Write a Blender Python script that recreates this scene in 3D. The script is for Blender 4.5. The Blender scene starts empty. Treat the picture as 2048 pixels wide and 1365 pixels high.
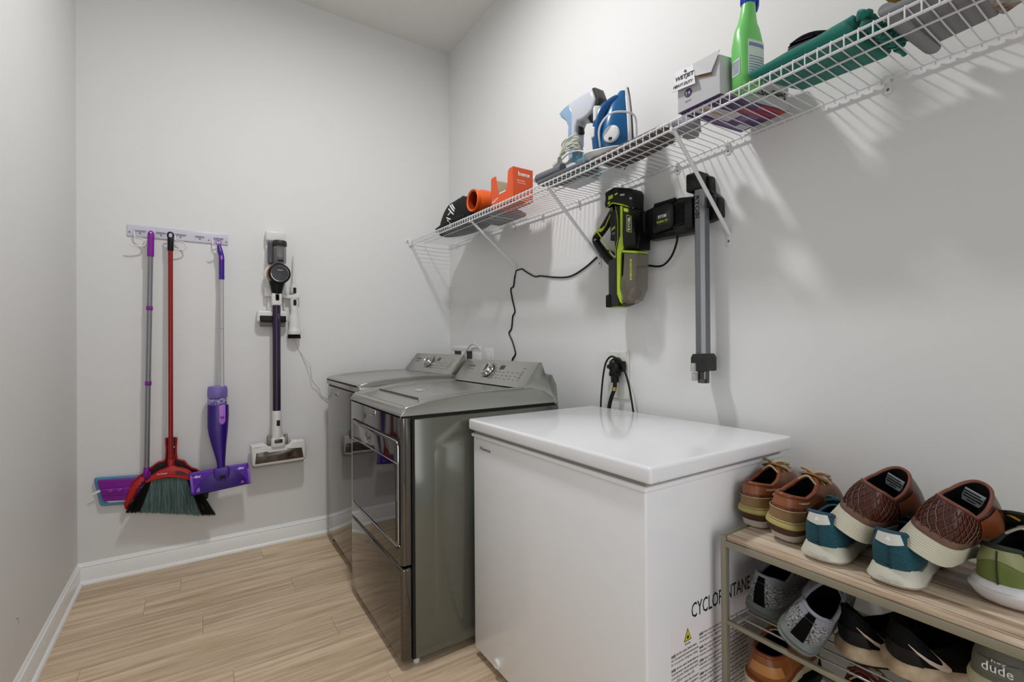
import bpy, bmesh, math, random
from mathutils import Vector, Matrix
PI = math.pi
SC = bpy.context.scene
COL = SC.collection
random.seed(7)

# ---------------------------------------------------------------- camera
def _cam():
    yaw, pitch, roll = [math.radians(a) for a in (33.5457, 0.2184, -0.4049)]
    f = Vector((math.sin(yaw)*math.cos(pitch), math.cos(yaw)*math.cos(pitch), math.sin(pitch)))
    r = Vector((math.cos(yaw), -math.sin(yaw), 0)); u = r.cross(f)
    c, s = math.cos(roll), math.sin(roll)
    R, U = c*r+s*u, -s*r+c*u
    cd = bpy.data.cameras.new('camera'); cd.sensor_width = 36; cd.lens = 949.25*36/2048
    cd.clip_start = 0.02
    o = bpy.data.objects.new('camera', cd); COL.objects.link(o)
    m = Matrix((R, U, -f)).transposed().to_4x4(); m.translation = (0, 0, 1.19)
    o.matrix_world = m
    SC.camera = o
_cam()
# ---------------------------------------------------------------- world, lights, exposure
W = bpy.data.worlds.new('world'); SC.world = W; W.use_nodes = True
W.node_tree.nodes['Background'].inputs[0].default_value = (0.90, 0.93, 1.0, 1)
W.node_tree.nodes['Background'].inputs[1].default_value = 0.55
SC.view_settings.view_transform = 'Standard'
SC.view_settings.look = 'None'
SC.view_settings.gamma = 1
SC.view_settings.use_curve_mapping = False
SC.view_settings.exposure = 0.0
LX, LY, ZC = 0.50, 1.62, 3.315
def area(name, loc, rot, sx, sy, power, col, shape='DISK'):
    l = bpy.data.lights.new(name, 'AREA'); l.shape = shape; l.size = sx
    if shape in ('RECTANGLE', 'ELLIPSE'): l.size_y = sy
    l.energy = power; l.color = col
    o = bpy.data.objects.new(name, l); COL.objects.link(o); o.location = loc; o.rotation_euler = rot
    return o
area('ceiling_lamp_light', (LX, LY, ZC-0.075), (0, 0, 0), 0.18, 0.18, 26, (0.985, 0.985, 1.0))
# added fill light behind the camera, not a real source, shining through the doorway
area('fill_light', (0.05, -1.8, 1.5), (math.radians(90), 0, 0), 1.6, 2.4, 25, (0.96, 0.975, 1.0), 'RECTANGLE')

# ---------------------------------------------------------------- materials
def lin(c):
    c = [x/255.0 for x in c]
    return tuple(x/12.92 if x <= 0.04045 else ((x+0.055)/1.055)**2.4 for x in c) + (1.0,)
MATS = {}
def mat(name, c, rough=0.5, metal=0.0, bump=0, bscale=200, vary=0, vscale=8, spec=None, coat=0, trans=0, alpha=1, sheen=0, stretch=None, dark=None):
    if name in MATS: return MATS[name]
    m = bpy.data.materials.new(name); m.use_nodes = True; nt = m.node_tree
    b = nt.nodes['Principled BSDF']; L = nt.links
    b.inputs['Base Color'].default_value = lin(c)
    b.inputs['Roughness'].default_value = rough; b.inputs['Metallic'].default_value = metal
    if spec is not None: b.inputs['Specular IOR Level'].default_value = spec
    if coat: b.inputs['Coat Weight'].default_value = coat; b.inputs['Coat Roughness'].default_value = 0.05
    if trans: b.inputs['Transmission Weight'].default_value = trans
    if sheen: b.inputs['Sheen Weight'].default_value = sheen
    b.inputs['Alpha'].default_value = alpha
    src = None
    if bump or vary:
        tc = nt.nodes.new('ShaderNodeTexCoord'); src = tc.outputs['Object']
        if stretch:
            mp = nt.nodes.new('ShaderNodeMapping'); mp.inputs['Scale'].default_value = stretch
            L.new(src, mp.inputs[0]); src = mp.outputs[0]
    if bump:
        n = nt.nodes.new('ShaderNodeTexNoise'); n.inputs['Scale'].default_value = bscale; n.inputs['Detail'].default_value = 3
        L.new(src, n.inputs['Vector'])
        bp = nt.nodes.new('ShaderNodeBump'); bp.inputs['Strength'].default_value = bump; bp.inputs['Distance'].default_value = 0.002
        L.new(n.outputs['Fac'], bp.inputs['Height']); L.new(bp.outputs[0], b.inputs['Normal'])
    if vary:
        n = nt.nodes.new('ShaderNodeTexNoise'); n.inputs['Scale'].default_value = vscale; n.inputs['Detail'].default_value = 5
        L.new(src, n.inputs['Vector'])
        r = nt.nodes.new('ShaderNodeValToRGB'); e = r.color_ramp.elements
        d = lin(dark) if dark else tuple(x*(1-vary) for x in lin(c)[:3])+(1,)
        e[0].position = 0.35; e[1].position = 0.65; e[0].color = d; e[1].color = lin(c)
        L.new(n.outputs['Fac'], r.inputs[0]); L.new(r.outputs[0], b.inputs['Base Color'])
    MATS[name] = m
    return m

def wood_mat(name, c1, c2, c3, rough, axis, scale=1.0, bump=0.15, coordrand=True):
    """long streaky grain running along local axis; each plank gets its own offset"""
    m = bpy.data.materials.new(name); m.use_nodes = True; nt = m.node_tree; L = nt.links
    b = nt.nodes['Principled BSDF']; b.inputs['Roughness'].default_value = rough
    tc = nt.nodes.new('ShaderNodeTexCoord'); oi = nt.nodes.new('ShaderNodeObjectInfo')
    mp = nt.nodes.new('ShaderNodeMapping')
    sc = [46*scale]*3; sc[axis] = 2.2*scale; mp.inputs['Scale'].default_value = sc
    L.new(tc.outputs['Object'], mp.inputs[0])
    ml = nt.nodes.new('ShaderNodeMath'); ml.operation = 'MULTIPLY'; ml.inputs[1].default_value = 40
    L.new(oi.outputs['Random'], ml.inputs[0])
    ad = nt.nodes.new('ShaderNodeVectorMath'); ad.operation = 'ADD'
    L.new(mp.outputs[0], ad.inputs[0]); L.new(ml.outputs[0], ad.inputs[1])
    n = nt.nodes.new('ShaderNodeTexNoise'); n.inputs['Scale'].default_value = 1; n.inputs['Detail'].default_value = 8; n.inputs['Roughness'].default_value = 0.62
    n.inputs['Distortion'].default_value = 0.4
    L.new(ad.outputs[0], n.inputs['Vector'])
    r = nt.nodes.new('ShaderNodeValToRGB'); e = r.color_ramp.elements
    e[0].position = 0.30; e[0].color = lin(c1); e[1].position = 0.62; e[1].color = lin(c3)
    x = e.new(0.47); x.color = lin(c2)
    L.new(n.outputs['Fac'], r.inputs[0])
    hs = nt.nodes.new('ShaderNodeHueSaturation')
    mr = nt.nodes.new('ShaderNodeMapRange'); mr.inputs['To Min'].default_value = 0.90; mr.inputs['To Max'].default_value = 1.06
    L.new(oi.outputs['Random'], mr.inputs[0]); L.new(mr.outputs[0], hs.inputs['Value'])
    L.new(r.outputs[0], hs.inputs['Color']); L.new(hs.outputs[0], b.inputs['Base Color'])
    bp = nt.nodes.new('ShaderNodeBump'); bp.inputs['Strength'].default_value = bump; bp.inputs['Distance'].default_value = 0.001
    L.new(n.outputs['Fac'], bp.inputs['Height']); L.new(bp.outputs[0], b.inputs['Normal'])
    MATS[name] = m
    return m

# ---------------------------------------------------------------- mesh builder
def vec(a): return a if isinstance(a, Vector) else Vector(a)
def catmull(p, k=6, closed=False):
    p = [vec(a) for a in p]; n = len(p); out = []
    if n < 3: return p
    rng = range(n) if closed else range(n-1)
    for i in rng:
        if closed: a, b, c, d = p[i-1], p[i], p[(i+1) % n], p[(i+2) % n]
        else: a, b, c, d = p[max(i-1, 0)], p[i], p[i+1], p[min(i+2, n-1)]
        for j in range(k):
            t = j/k
            out.append(0.5*((2*b)+(c-a)*t+(2*a-5*b+4*c-d)*t*t+(3*b-a-3*c+d)*t**3))
    if not closed: out.append(p[-1])
    return out
class MB:
    def __init__(s): s.bm = bmesh.new()
    def add(s, verts, faces):
        vs = [s.bm.verts.new(v) for v in verts]
        for f in faces:
            try: s.bm.faces.new([vs[i] for i in f])
            except ValueError: pass
        return s
    def merge(s, t, mx=None):
        if mx is not None: t.transform(mx)
        me = bpy.data.meshes.new('tmp'); t.to_mesh(me); t.free(); s.bm.from_mesh(me); bpy.data.meshes.remove(me)
        return s
    def box(s, c, d, b=0, seg=2, rot=None, only=None):
        t = bmesh.new(); bmesh.ops.create_cube(t, size=1)
        for v in t.verts: v.co = Vector((v.co.x*d[0], v.co.y*d[1], v.co.z*d[2]))
        if b:
            ed = t.edges[:]
            if only is not None:   # bevel just edges parallel to an axis
                ed = [e for e in ed if abs((e.verts[0].co-e.verts[1].co)[only]) > 1e-9]
            bmesh.ops.bevel(t, geom=ed, offset=min(b, 0.49*min(d)), segments=seg, affect='EDGES', profile=0.5)
        mx = Matrix.Translation(vec(c))
        if rot is not None: mx = mx @ rot.to_4x4()
        return s.merge(t, mx)
    def bx(s, x0, x1, y0, y1, z0, z1, b=0, seg=2):
        return s.box(((x0+x1)/2, (y0+y1)/2, (z0+z1)/2), (abs(x1-x0), abs(y1-y0), abs(z1-z0)), b, seg)
    def loft(s, rings, cap=True, closed=True, capends=(True, True)):
        n = len(rings[0]); vs = []
        for r in rings: vs += [s.bm.verts.new(vec(p)) for p in r]
        for i in range(len(rings)-1):
            for j in range(n if closed else n-1):
                a, b = i*n+j, i*n+(j+1) % n
                try: s.bm.faces.new((vs[a], vs[b], vs[b+n], vs[a+n]))
                except ValueError: pass
        if cap and closed:
            if capends[0]: s.bm.faces.new(vs[:n][::-1])
            if capends[1]: s.bm.faces.new(vs[-n:])
        return s
    def tube(s, pts, r, n=8, closed=False, k=5, smooth=True, flat=None):
        P = catmull(pts, k, closed) if smooth and len(pts) > 2 else [vec(a) for a in pts]
        m = len(P); rings = []; up = None
        for i, p in enumerate(P):
            if closed: d = P[(i+1) % m]-P[i-1]
            else: d = P[min(i+1, m-1)]-P[max(i-1, 0)]
            d.normalize()
            if up is None:
                up = d.orthogonal() if flat is None else vec(flat)
            up = up-d*up.dot(d)
            if up.length < 1e-6: up = d.orthogonal()
            up.normalize(); v = d.cross(up)
            rr = r(i/(m-1)) if callable(r) else r
            ra, rb = rr if isinstance(rr, tuple) else (rr, rr)
            rings.append([p+up*ra*math.cos(2*PI*j/n)+v*rb*math.sin(2*PI*j/n) for j in range(n)])
        if closed: rings.append(rings[0]); return s.loft(rings, cap=False)
        return s.loft(rings)
    def cyl(s, a, b, r0, r1=None, n=24, bev=0):
        a, b = vec(a), vec(b); r1 = r0 if r1 is None else r1
        d = (b-a); L = d.length; d.normalize(); u = d.orthogonal().normalized(); v = d.cross(u)
        st = [(0, r0), (L, r1)]
        if bev: st = [(0, r0-bev), (bev*0.3, r0-bev*0.3), (bev, r0), (L-bev, r1), (L-bev*0.3, r1-bev*0.3), (L, r1-bev)]
        return s.loft([[a+d*h+(u*math.cos(2*PI*j/n)+v*math.sin(2*PI*j/n))*r for j in range(n)] for h, r in st])
    def lathe(s, prof, o=(0, 0, 0), ax=(0, 0, 1), n=32, cap=True, squash=(1, 1), up=None):
        o, d = vec(o), vec(ax).normalized(); u = (vec(up) if up else d.orthogonal()).normalized(); v = d.cross(u)
        return s.loft([[o+d*h+u*math.cos(2*PI*j/n)*r*squash[0]+v*math.sin(2*PI*j/n)*r*squash[1] for j in range(n)] for r, h in prof], cap=cap)
    def prism(s, poly, z0, z1, b=0, seg=2, mx=None):
        t = bmesh.new(); vs = [t.verts.new((p[0], p[1], z0)) for p in poly]
        f = t.faces.new(vs); r = bmesh.ops.extrude_face_region(t, geom=[f])
        nv = [g for g in r['geom'] if isinstance(g, bmesh.types.BMVert)]
        for v in nv: v.co.z = z1
        bmesh.ops.recalc_face_normals(t, faces=t.faces)
        if b:
            ed = [e for e in t.edges if abs(e.verts[0].co.z-e.verts[1].co.z) < 1e-9]
            bmesh.ops.bevel(t, geom=ed, offset=b, segments=seg, affect='EDGES', profile=0.5, clamp_overlap=True)
        return s.merge(t, mx)
    def grid(s, rows):
        n = len(rows[0]); vs = [s.bm.verts.new(vec(p)) for r in rows for p in r]
        for i in range(len(rows)-1):
            for j in range(n-1):
                a = i*n+j; s.bm.faces.new((vs[a], vs[a+1], vs[a+n+1], vs[a+n]))
        return s
    def thick(s, t):
        bmesh.ops.recalc_face_normals(s.bm, faces=s.bm.faces)
        bmesh.ops.solidify(s.bm, geom=s.bm.faces[:], thickness=t); return s
    def sphere(s, c, r, sc=(1, 1, 1), n=16):
        t = bmesh.new(); bmesh.ops.create_uvsphere(t, u_segments=n, v_segments=n//2+2, radius=r)
        return s.merge(t, Matrix.Translation(vec(c)) @ Matrix.Diagonal((*sc, 1)))
    def mesh(s, name, m, angle=38, off=None):
        bmesh.ops.remove_doubles(s.bm, verts=s.bm.verts, dist=1e-6)
        bmesh.ops.recalc_face_normals(s.bm, faces=s.bm.faces)
        if off is not None:
            for v in s.bm.verts: v.co -= off
        me = bpy.data.meshes.new(name); s.bm.to_mesh(me); s.bm.free()
        for p in me.polygons: p.use_smooth = True
        me.set_sharp_from_angle(angle=math.radians(angle))
        me.materials.append(m)
        return me
def rrect(x0, x1, y0, y1, r, n=5):
    out = []
    for cx, cy, a in ((x1-r, y1-r, 0), (x0+r, y1-r, 90), (x0+r, y0+r, 180), (x1-r, y0+r, 270)):
        for i in range(n+1):
            t = math.radians(a+90*i/n); out.append((cx+r*math.cos(t), cy+r*math.sin(t)))
    return out
def Rx(a): return Matrix.Rotation(math.radians(a), 3, 'X')
def Ry(a): return Matrix.Rotation(math.radians(a), 3, 'Y')
def Rz(a): return Matrix.Rotation(math.radians(a), 3, 'Z')
# frames: columns are the world directions of local x, y, z
F_W = Matrix.Identity(3)
F_B = Matrix(((1, 0, 0), (0, 0, -1), (0, 1, 0)))      # back wall: x right, y up, z towards the room
F_R = Matrix(((0, 0, -1), (-1, 0, 0), (0, 1, 0)))     # right wall: x = -Y, y up, z towards the room
F_L = Matrix(((0, 0, -1), (-1, 0, 0), (0, 1, 0)))
class Thing:
    """an Empty at the thing's base; its parts are written in the thing's own frame, minus off"""
    def __init__(s, name, label, cat, loc, rot=F_W, off=(0, 0, 0), group=None):
        s.off = vec(off); o = bpy.data.objects.new(name, None); COL.objects.link(o); s.o = o
        o.empty_display_size = 0.02
        o.matrix_world = Matrix.Translation(vec(loc)) @ rot.to_4x4()
        o['label'] = label; o['category'] = cat
        if group: o['group'] = group
    def part(s, name, mb, m, parent=None, label=None, angle=38, kind=None):
        me = mb.mesh(name, m, angle, s.off) if isinstance(mb, MB) else mb
        if getattr(s, 'shear', False):      # leans away from the wall towards its foot
            for v in me.vertices: v.co.z += 0.062*min(1, max(0, -v.co.y-0.1)/1.12)
        if getattr(s, 'xf', None):
            for v in me.vertices: v.co.x = s.xf(v.co.x+s.off.x)-s.off.x
        if getattr(s, 'squash', None):
            for v in me.vertices: v.co.z = 0.03+(v.co.z-0.03)*s.squash
        ob = bpy.data.objects.new(name, me); COL.objects.link(ob); ob.parent = parent or s.o
        if label: ob['label'] = label
        if kind: ob['kind'] = kind
        return ob
    def text(s, name, txt, m, o, xd, yd, w, h, parent=None, depth=0.0003, bold=0, **k):
        return s.part(name, text_mesh(txt, o, xd, yd, w, h, depth, bold, s.off, m), m, parent, **k)
def text_mesh(txt, o, xd, yd, w, h, depth, bold, off, m, align='LEFT'):
    cu = bpy.data.curves.new('txt', 'FONT'); cu.body = txt; cu.size = 1; cu.resolution_u = 2
    cu.offset = bold; cu.align_x = align
    ob = bpy.data.objects.new('txt', cu); me = bpy.data.meshes.new_from_object(ob)
    bpy.data.objects.remove(ob); bpy.data.curves.remove(cu)
    xs = [v.co.x for v in me.vertices]; ys = [v.co.y for v in me.vertices]
    x0, x1, y0, y1 = min(xs), max(xs), min(ys), max(ys)
    o, xd, yd = vec(o), vec(xd).normalized(), vec(yd).normalized(); zd = xd.cross(yd)
    b = bmesh.new(); b.from_mesh(me); bpy.data.meshes.remove(me)
    r = bmesh.ops.extrude_face_region(b, geom=b.faces[:])
    for g in r['geom']:
        if isinstance(g, bmesh.types.BMVert): g.co.z += 1
    for v in b.verts:
        v.co = o+xd*((v.co.x-x0)/(x1-x0)*w)+yd*((v.co.y-y0)/(y1-y0)*h)+zd*(v.co.z*depth)-off
    me = bpy.data.meshes.new('lettering'); b.to_mesh(me); b.free(); me.materials.append(m)
    return me
def single(name, mb, m, label, cat, loc, rot=F_W, off=(0, 0, 0), group=None, angle=38):
    me = mb.mesh(name, m, angle, vec(off)); o = bpy.data.objects.new(name, me); COL.objects.link(o)
    o.matrix_world = Matrix.Translation(vec(loc)) @ rot.to_4x4()
    o['label'] = label; o['category'] = cat
    if group: o['group'] = group
    return o
def struct(name, mb, m, angle=38, kind='structure'):
    me = mb.mesh(name, m, angle); o = bpy.data.objects.new(name, me); COL.objects.link(o)
    if kind: o['kind'] = kind
    return o
def child(name, mb, m, parent, angle=38, label=None):
    me = mb.mesh(name, m, angle) if isinstance(mb, MB) else mb
    o = bpy.data.objects.new(name, me); COL.objects.link(o); o.parent = parent
    if label: o['label'] = label
    return o

# ---------------------------------------------------------------- shared materials
XL, XR, YB, YF = -0.50, 1.552, 3.165, -0.75
WALL = mat('wall_paint', (227, 227, 225), 0.62, bump=0.06, bscale=260)
CEIL = mat('ceiling_paint', (226, 225, 221), 0.9, bump=0.5, bscale=120)
TRIM = mat('trim_paint', (246, 247, 246), 0.28)
STEEL = mat('brushed_grey_steel', (118, 116, 110), 0.17, 0.92, bump=0.0)
STEELM = mat('mirror_grey_steel', (104, 101, 96), 0.07, 0.95)
STEELT = mat('satin_grey_steel', (160, 160, 154), 0.22, 0.7)
CAB = mat('grey_painted_cabinet', (110, 111, 102), 0.12, 0.4)
CHROME = mat('chrome', (205, 205, 205), 0.08, 1.0)
ALU = mat('aluminium', (168, 170, 172), 0.32, 0.9)
BLACK = mat('black_plastic', (8, 8, 9), 0.42, spec=0.3)
SOFTBLACK = mat('soft_black', (10, 10, 11), 0.75)
DKGREY = mat('dark_grey_plastic', (44, 44, 45), 0.42, spec=0.35)
WHITEP = mat('white_plastic', (226, 226, 224), 0.35)
WHITEE = mat('white_enamel', (244, 245, 247), 0.14)
WIRE = mat('white_coated_wire', (222, 223, 224), 0.35)
INK = mat('black_ink', (12, 12, 13), 0.6)
GREYINK = mat('grey_ink', (96, 96, 98), 0.6)
WHITEINK = mat('white_ink', (235, 235, 235), 0.5)
SCREW = mat('screw_metal', (120, 120, 120), 0.35, 0.9)
# ================================================================ the setting
def wall(name, x0, x1, y0, y1, z0, z1): return struct(name, MB().bx(x0, x1, y0, y1, z0, z1), WALL)
wall('wall_left', XL-0.12, XL, YF, YB+0.12, 0, ZC)
wall('wall_back', XL, XR, YB, YB+0.12, 0, ZC)
wall('wall_right', XR, XR+0.12, YF, YB+0.12, 0, ZC)
# unseen front wall; its doorway is widened to let the added fill light in
fm = MB().bx(XL-0.12, -0.36, YF-0.12, YF, 0, ZC).bx(0.95, XR+0.12, YF-0.12, YF, 0, ZC).bx(-0.36, 0.95, YF-0.12, YF, 2.1, ZC)
struct('wall_front', fm, WALL)
struct('ceiling', MB().bx(XL-0.12, XR+0.12, YF-0.12, YB+0.12, ZC, ZC+0.1), CEIL)
struct('trim_1', MB().bx(-0.43, -0.36, YF, YF+0.018, 0, 2.17, 0.003).bx(0.95, 1.02, YF, YF+0.018, 0, 2.17, 0.003).bx(-0.43, 1.02, YF, YF+0.018, 2.1, 2.17, 0.003), TRIM)
fl = struct('floor', MB().bx(XL-0.12, XR+0.12, YF-0.12, YB+0.12, -0.06, -0.004), mat('subfloor', (70, 60, 48), 0.8))
VINYL = wood_mat('greige_vinyl_plank', (172, 147, 116), (206, 181, 149), (226, 204, 176), 0.42, 0, 1.0, 0.12)
pw, pl = 0.158, 1.22
pmesh = {}
row = 0; y = 2.809-0.158*23
while y < YB:
    xo = -0.2047 + (row*0.377 % pl); 
    if abs((y+pw/2)-2.73) < 0.05: xo = -0.2047
    x = xo-pl*2
    while x < XR:
        a, b = max(x, XL), min(x+pl, XR)
        ya, yb = max(y, YF), min(y+pw, YB)
        if b-a > 0.01 and yb-ya > 0.01:
            key = (round(b-a, 3), round(yb-ya, 3))
            if key not in pmesh:
                hx, hy = key[0]/2-0.0003, key[1]/2-0.0003
                m = MB(); c = 0.0007
                m.loft([[(-hx, -hy, -0.004), (hx, -hy, -0.004), (hx, hy, -0.004), (-hx, hy, -0.004)],
                        [(-hx, -hy, -c), (hx, -hy, -c), (hx, hy, -c), (-hx, hy, -c)],
                        [(-hx+c, -hy+c, 0), (hx-c, -hy+c, 0), (hx-c, hy-c, 0), (-hx+c, hy-c, 0)]])
                pmesh[key] = m.mesh('plank', VINYL, 20)
            o = bpy.data.objects.new('plank', pmesh[key]); COL.objects.link(o); o.parent = fl
            o.location = ((a+b)/2, (ya+yb)/2, 0)
        x += pl
    y += pw; row += 1
# baseboards: board with stepped cap, plus a quarter-round shoe
BBP = [(0, 0), (0.017, 0), (0.017, 0.006), (0.0155, 0.011), (0.0125, 0.0155), (0.009, 0.017), (0.009, 0.017), (0.009, 0.078), (0.0075, 0.083), (0.0085, 0.086), (0.0085, 0.090), (0.005, 0.094), (0.0035, 0.101), (0.0012, 0.106), (0, 0.106)]
BBP = [(a*1.35, b) for a, b in BBP]
def base(name, fn, a0, a1):
    m = MB(); m.loft([[fn(a, d, h) for d, h in BBP] for a in (a0, a1)]); struct(name, m, TRIM, 25)
base('baseboard_left', lambda a, d, h: (XL+d, a, h), YF, YB)
base('baseboard_back', lambda a, d, h: (a, YB-d, h), XL, XR)
base('baseboard_right', lambda a, d, h: (XR-d, a, h), YF, YB)
# scuffs on the left wall (thin dark scratch marks)
sm = mat('scuff', (70, 62, 54), 0.8)
def scuff(pts, r):
    m = MB(); m.tube([(XL+0.0002, yy, zz) for yy, zz in pts], (lambda t, r=r: (r*0.2, r*(1-abs(2*t-1)*0.7))), 5, flat=(1, 0, 0))
    o = struct('scuff_mark', m, sm, kind=None); o['label'] = 'thin dark curved scratch low on the left wall above the baseboard'; o['category'] = 'scratch mark'
scuff([(2.236, 0.262), (2.225, 0.285), (2.205, 0.296)], 0.0012)
# ceiling lamp: flat round disc fixture in the middle of the ceiling
t = Thing('ceiling_lamp', 'round flat ceiling lamp in the middle of the ceiling', 'lamp', (LX, LY, ZC))
t.part('housing', MB().lathe([(0.10, 0), (0.16, -0.002), (0.165, -0.02), (0.16, -0.05), (0.145, -0.062), (0.138, -0.062), (0.136, -0.05), (0.01, -0.05)], n=48), WHITEP)
EM = mat('lamp_diffuser', (255, 250, 240), 0.5)
EM.node_tree.nodes['Principled BSDF'].inputs['Emission Color'].default_value = (1, 0.97, 0.92, 1)
EM.node_tree.nodes['Principled BSDF'].inputs['Emission Strength'].default_value = 4
t.part('diffuser', MB().lathe([(0.001, -0.0665), (0.09, -0.065), (0.134, -0.058), (0.136, -0.052), (0.001, -0.052)], n=48), EM)

# ================================================================ washer and dryer
def hfield(mb, x0, x1, y0, y1, zf, zb, nx=30, ny=30, ex=None, ey=None):
    def sp(a, b, n):   # denser near both ends
        return [a+(b-a)*(0.5-0.5*math.cos(PI*i/n)) for i in range(n+1)]
    xs, ys = sp(x0, x1, nx), sp(y0, y1, ny)
    top = [[Vector((x, y, zf(x, y))) for y in ys] for x in xs]
    n = len(ys)
    vs = [[mb.bm.verts.new(p) for p in r] for r in top]
    vb = [[mb.bm.verts.new((p.x, p.y, zb)) for p in r] for r in top]
    for i in range(len(xs)-1):
        for j in range(n-1):
            mb.bm.faces.new((vs[i][j], vs[i+1][j], vs[i+1][j+1], vs[i][j+1]))
    for i in range(len(xs)-1):
        for j in (0, n-1): mb.bm.faces.new((vs[i][j], vs[i+1][j], vb[i+1][j], vb[i][j]))
    for j in range(n-1):
        for i in (0, len(xs)-1): mb.bm.faces.new((vs[i][j], vs[i][j+1], vb[i][j+1], vb[i][j]))
    mb.bm.faces.new([vb[0][0], vb[-1][0], vb[-1][-1], vb[0][-1]])
    return mb
def interp(tab, x):
    if x <= tab[0][0]: return tab[0][1]
    for (a, p), (b, q) in zip(tab, tab[1:]):
        if x <= b: return p+(q-p)*(x-a)/(b-a)
    return tab[-1][1]
def sstep(a, b, x):
    t = min(1, max(0, (x-a)/(b-a))); return t*t*(3-2*t)
PANELINK = mat('panel_legend_ink', (84, 85, 84), 0.5)
BADGE = mat('badge_dark', (38, 40, 52), 0.3)
GLASSDK = mat('dark_door_glass', (8, 8, 7), 0.03, 0.0, spec=0.6)
DISP = mat('display_black', (10, 12, 12), 0.1)
def console(t, x0, yN, yF, zb, zt, washer=False):
    """sloping control console seen from the front, local coords = world coords"""
    dx, dz = 0.086, zt-zb
    prof = [(x0-0.003, zb-0.004), (x0, zb), (x0+dx, zt), (x0+dx+0.013, zt+0.001), (x0+dx+0.03, zt-0.045), (x0+0.186, zb-0.058), (x0+0.19, zb-0.084), (x0+0.168, zb-0.084), (x0+0.155, zb-0.052), (x0+0.13, zb-0.04), (x0+0.06, zb-0.022), (x0+0.01, zb-0.01)]
    mx = Matrix(((1, 0, 0, 0), (0, 0, -1, 0), (0, 1, 0, 0), (0, 0, 0, 1)))
    m = MB(); m.prism(prof, -yF, -yN, 0.006, 2, mx)
    c = t.part('console', m, STEELT, angle=30)
    hp = [(x0+0.10, zb+0.03), (x0+0.15, zb+0.052), (x0+0.18, zb+0.046), (x0+0.205, zb+0.0), (x0+0.21, zb-0.05), (x0+0.19, zb-0.084), (x0+0.10, zb-0.084)]
    m = MB(); m.prism(hp, -yF+0.03, -yN-0.03, 0.006, 2, mx)
    t.part('rear_cover', m, DKGREY if washer else STEELT, angle=30)
    sl = Vector((dx, 0, dz)).normalized(); nrm = Vector((-sl.z, 0, sl.x)); yd = sl; xd = Vector((0, -1, 0))
    S = math.hypot(dx, dz); wy = yF-yN
    def at(u, v, lift=0.0): return Vector((x0, yF-u*wy, zb))+sl*(v*S)+nrm*lift
    # thin bright edge moulding round the sloping face
    m = MB(); e = [at(0.006, 0.04, 0.0005), at(0.994, 0.04, 0.0005), at(0.994, 0.97, 0.0005), at(0.006, 0.97, 0.0005)]
    m.tube([at(0.994, 0.0, 0), at(0.994, 0.5, 0), at(0.994, 1.0, 0)], 0.0028, 8)
    t.part('edge_moulding', m, mat('bright_steel', (176, 176, 172), 0.25, 0.85), c)
    # knob
    kc = at(0.455, 0.52, 0)
    m = MB(); m.lathe([(0.036, 0), (0.036, 0.006), (0.0335, 0.008), (0.0325, 0.024), (0.030, 0.028), (0.024, 0.0285), (0.022, 0.026), (0.001, 0.026)], kc, nrm, 40)
    k = t.part('knob', m, CHROME)
    m = MB(); m.box(kc+nrm*0.030, (0.05, 0.006, 0.007), 0.0025, rot=Matrix((sl, Vector((0, 1, 0)), nrm)).transposed())
    t.part('knob_grip', m, STEELT, k)
    m = MB(); m.lathe([(0.040, 0.0), (0.040, 0.002), (0.036, 0.0022), (0.036, 0.0)], kc, nrm, 40); t.part('knob_ring', m, DKGREY, c)
    # display and legends
    def patch(u0, u1, v0, v1, l=0.0006):
        a, b, cc, d = at(u0, v0), at(u1, v0), at(u1, v1), at(u0, v1)
        return MB().loft([[a, b, cc, d], [p+nrm*l for p in (a, b, cc, d)]])
    t.part('display', patch(0.575, 0.635, 0.62, 0.80), DISP, c)
    t.text('maker_plate', 'MAYTAG', PANELINK, at(0.11, 0.66, 0.0003), xd, yd, 0.066, 0.011, c, bold=0.02)
    t.part('legend_line', patch(0.11, 0.21, 0.55, 0.58, 0.0004), PANELINK, c)
    m = MB(); rnd = random.Random(3 if washer else 4)
    for i in range(11):     # cycle names round the knob
        a = math.radians(-150+i*30); r = 0.056+rnd.random()*0.006
        p = kc+xd*math.sin(a)*r+sl*math.cos(a)*r*0.78
        m.box(p+nrm*0.0003, (0.0032, 0.012+0.01*rnd.random(), 0.0006), rot=Matrix((sl, Vector((0, 1, 0)), nrm)).transposed())
    for i in range(3):
        for j in range(7):
            u = 0.55+0.055*j+0.006*rnd.random(); v = 0.50-0.14*i+0.03*rnd.random()
            m.box(at(u, v, 0.0003), (0.0028, 0.010+0.012*rnd.random(), 0.0006), rot=Matrix((sl, Vector((0, 1, 0)), nrm)).transposed())
    for j in range(4): m.box(at(0.88+0.0*j, 0.72-0.13*j, 0.0003), (0.003, 0.024, 0.0006), rot=Matrix((sl, Vector((0, 1, 0)), nrm)).transposed())
    t.part('legend', m, PANELINK, c, kind='stuff')
    return c
def badge(t, parent, x, yc, zc):
    b = t.part('badge', MB().box((x-0.001, yc, zc), (0.003, 0.076, 0.026), 0.001), CHROME, parent)
    b2 = MB().box((x-0.003, yc, zc), (0.0012, 0.066, 0.018), 0.0004)
    t.text('badge_lettering', 'MAYTAG', CHROME, (x-0.0037, yc+0.029, zc-0.005), (0, -1, 0), (0, 0, 1), 0.058, 0.010, b, bold=0.02)
    t.part('badge_field', b2, BADGE, b)

# ---- dryer
yN, yF = 1.654, 2.331
t = Thing('clothes_dryer', 'glossy grey front-loading clothes dryer with dark window beside the white freezer', 'dryer', (0.98, (yN+yF)/2, 0), off=(0.98, (yN+yF)/2, 0))
m = MB(); m.bx(0.664, 1.345, yN, yF, 0.028, 0.912, 0.006)
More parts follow.
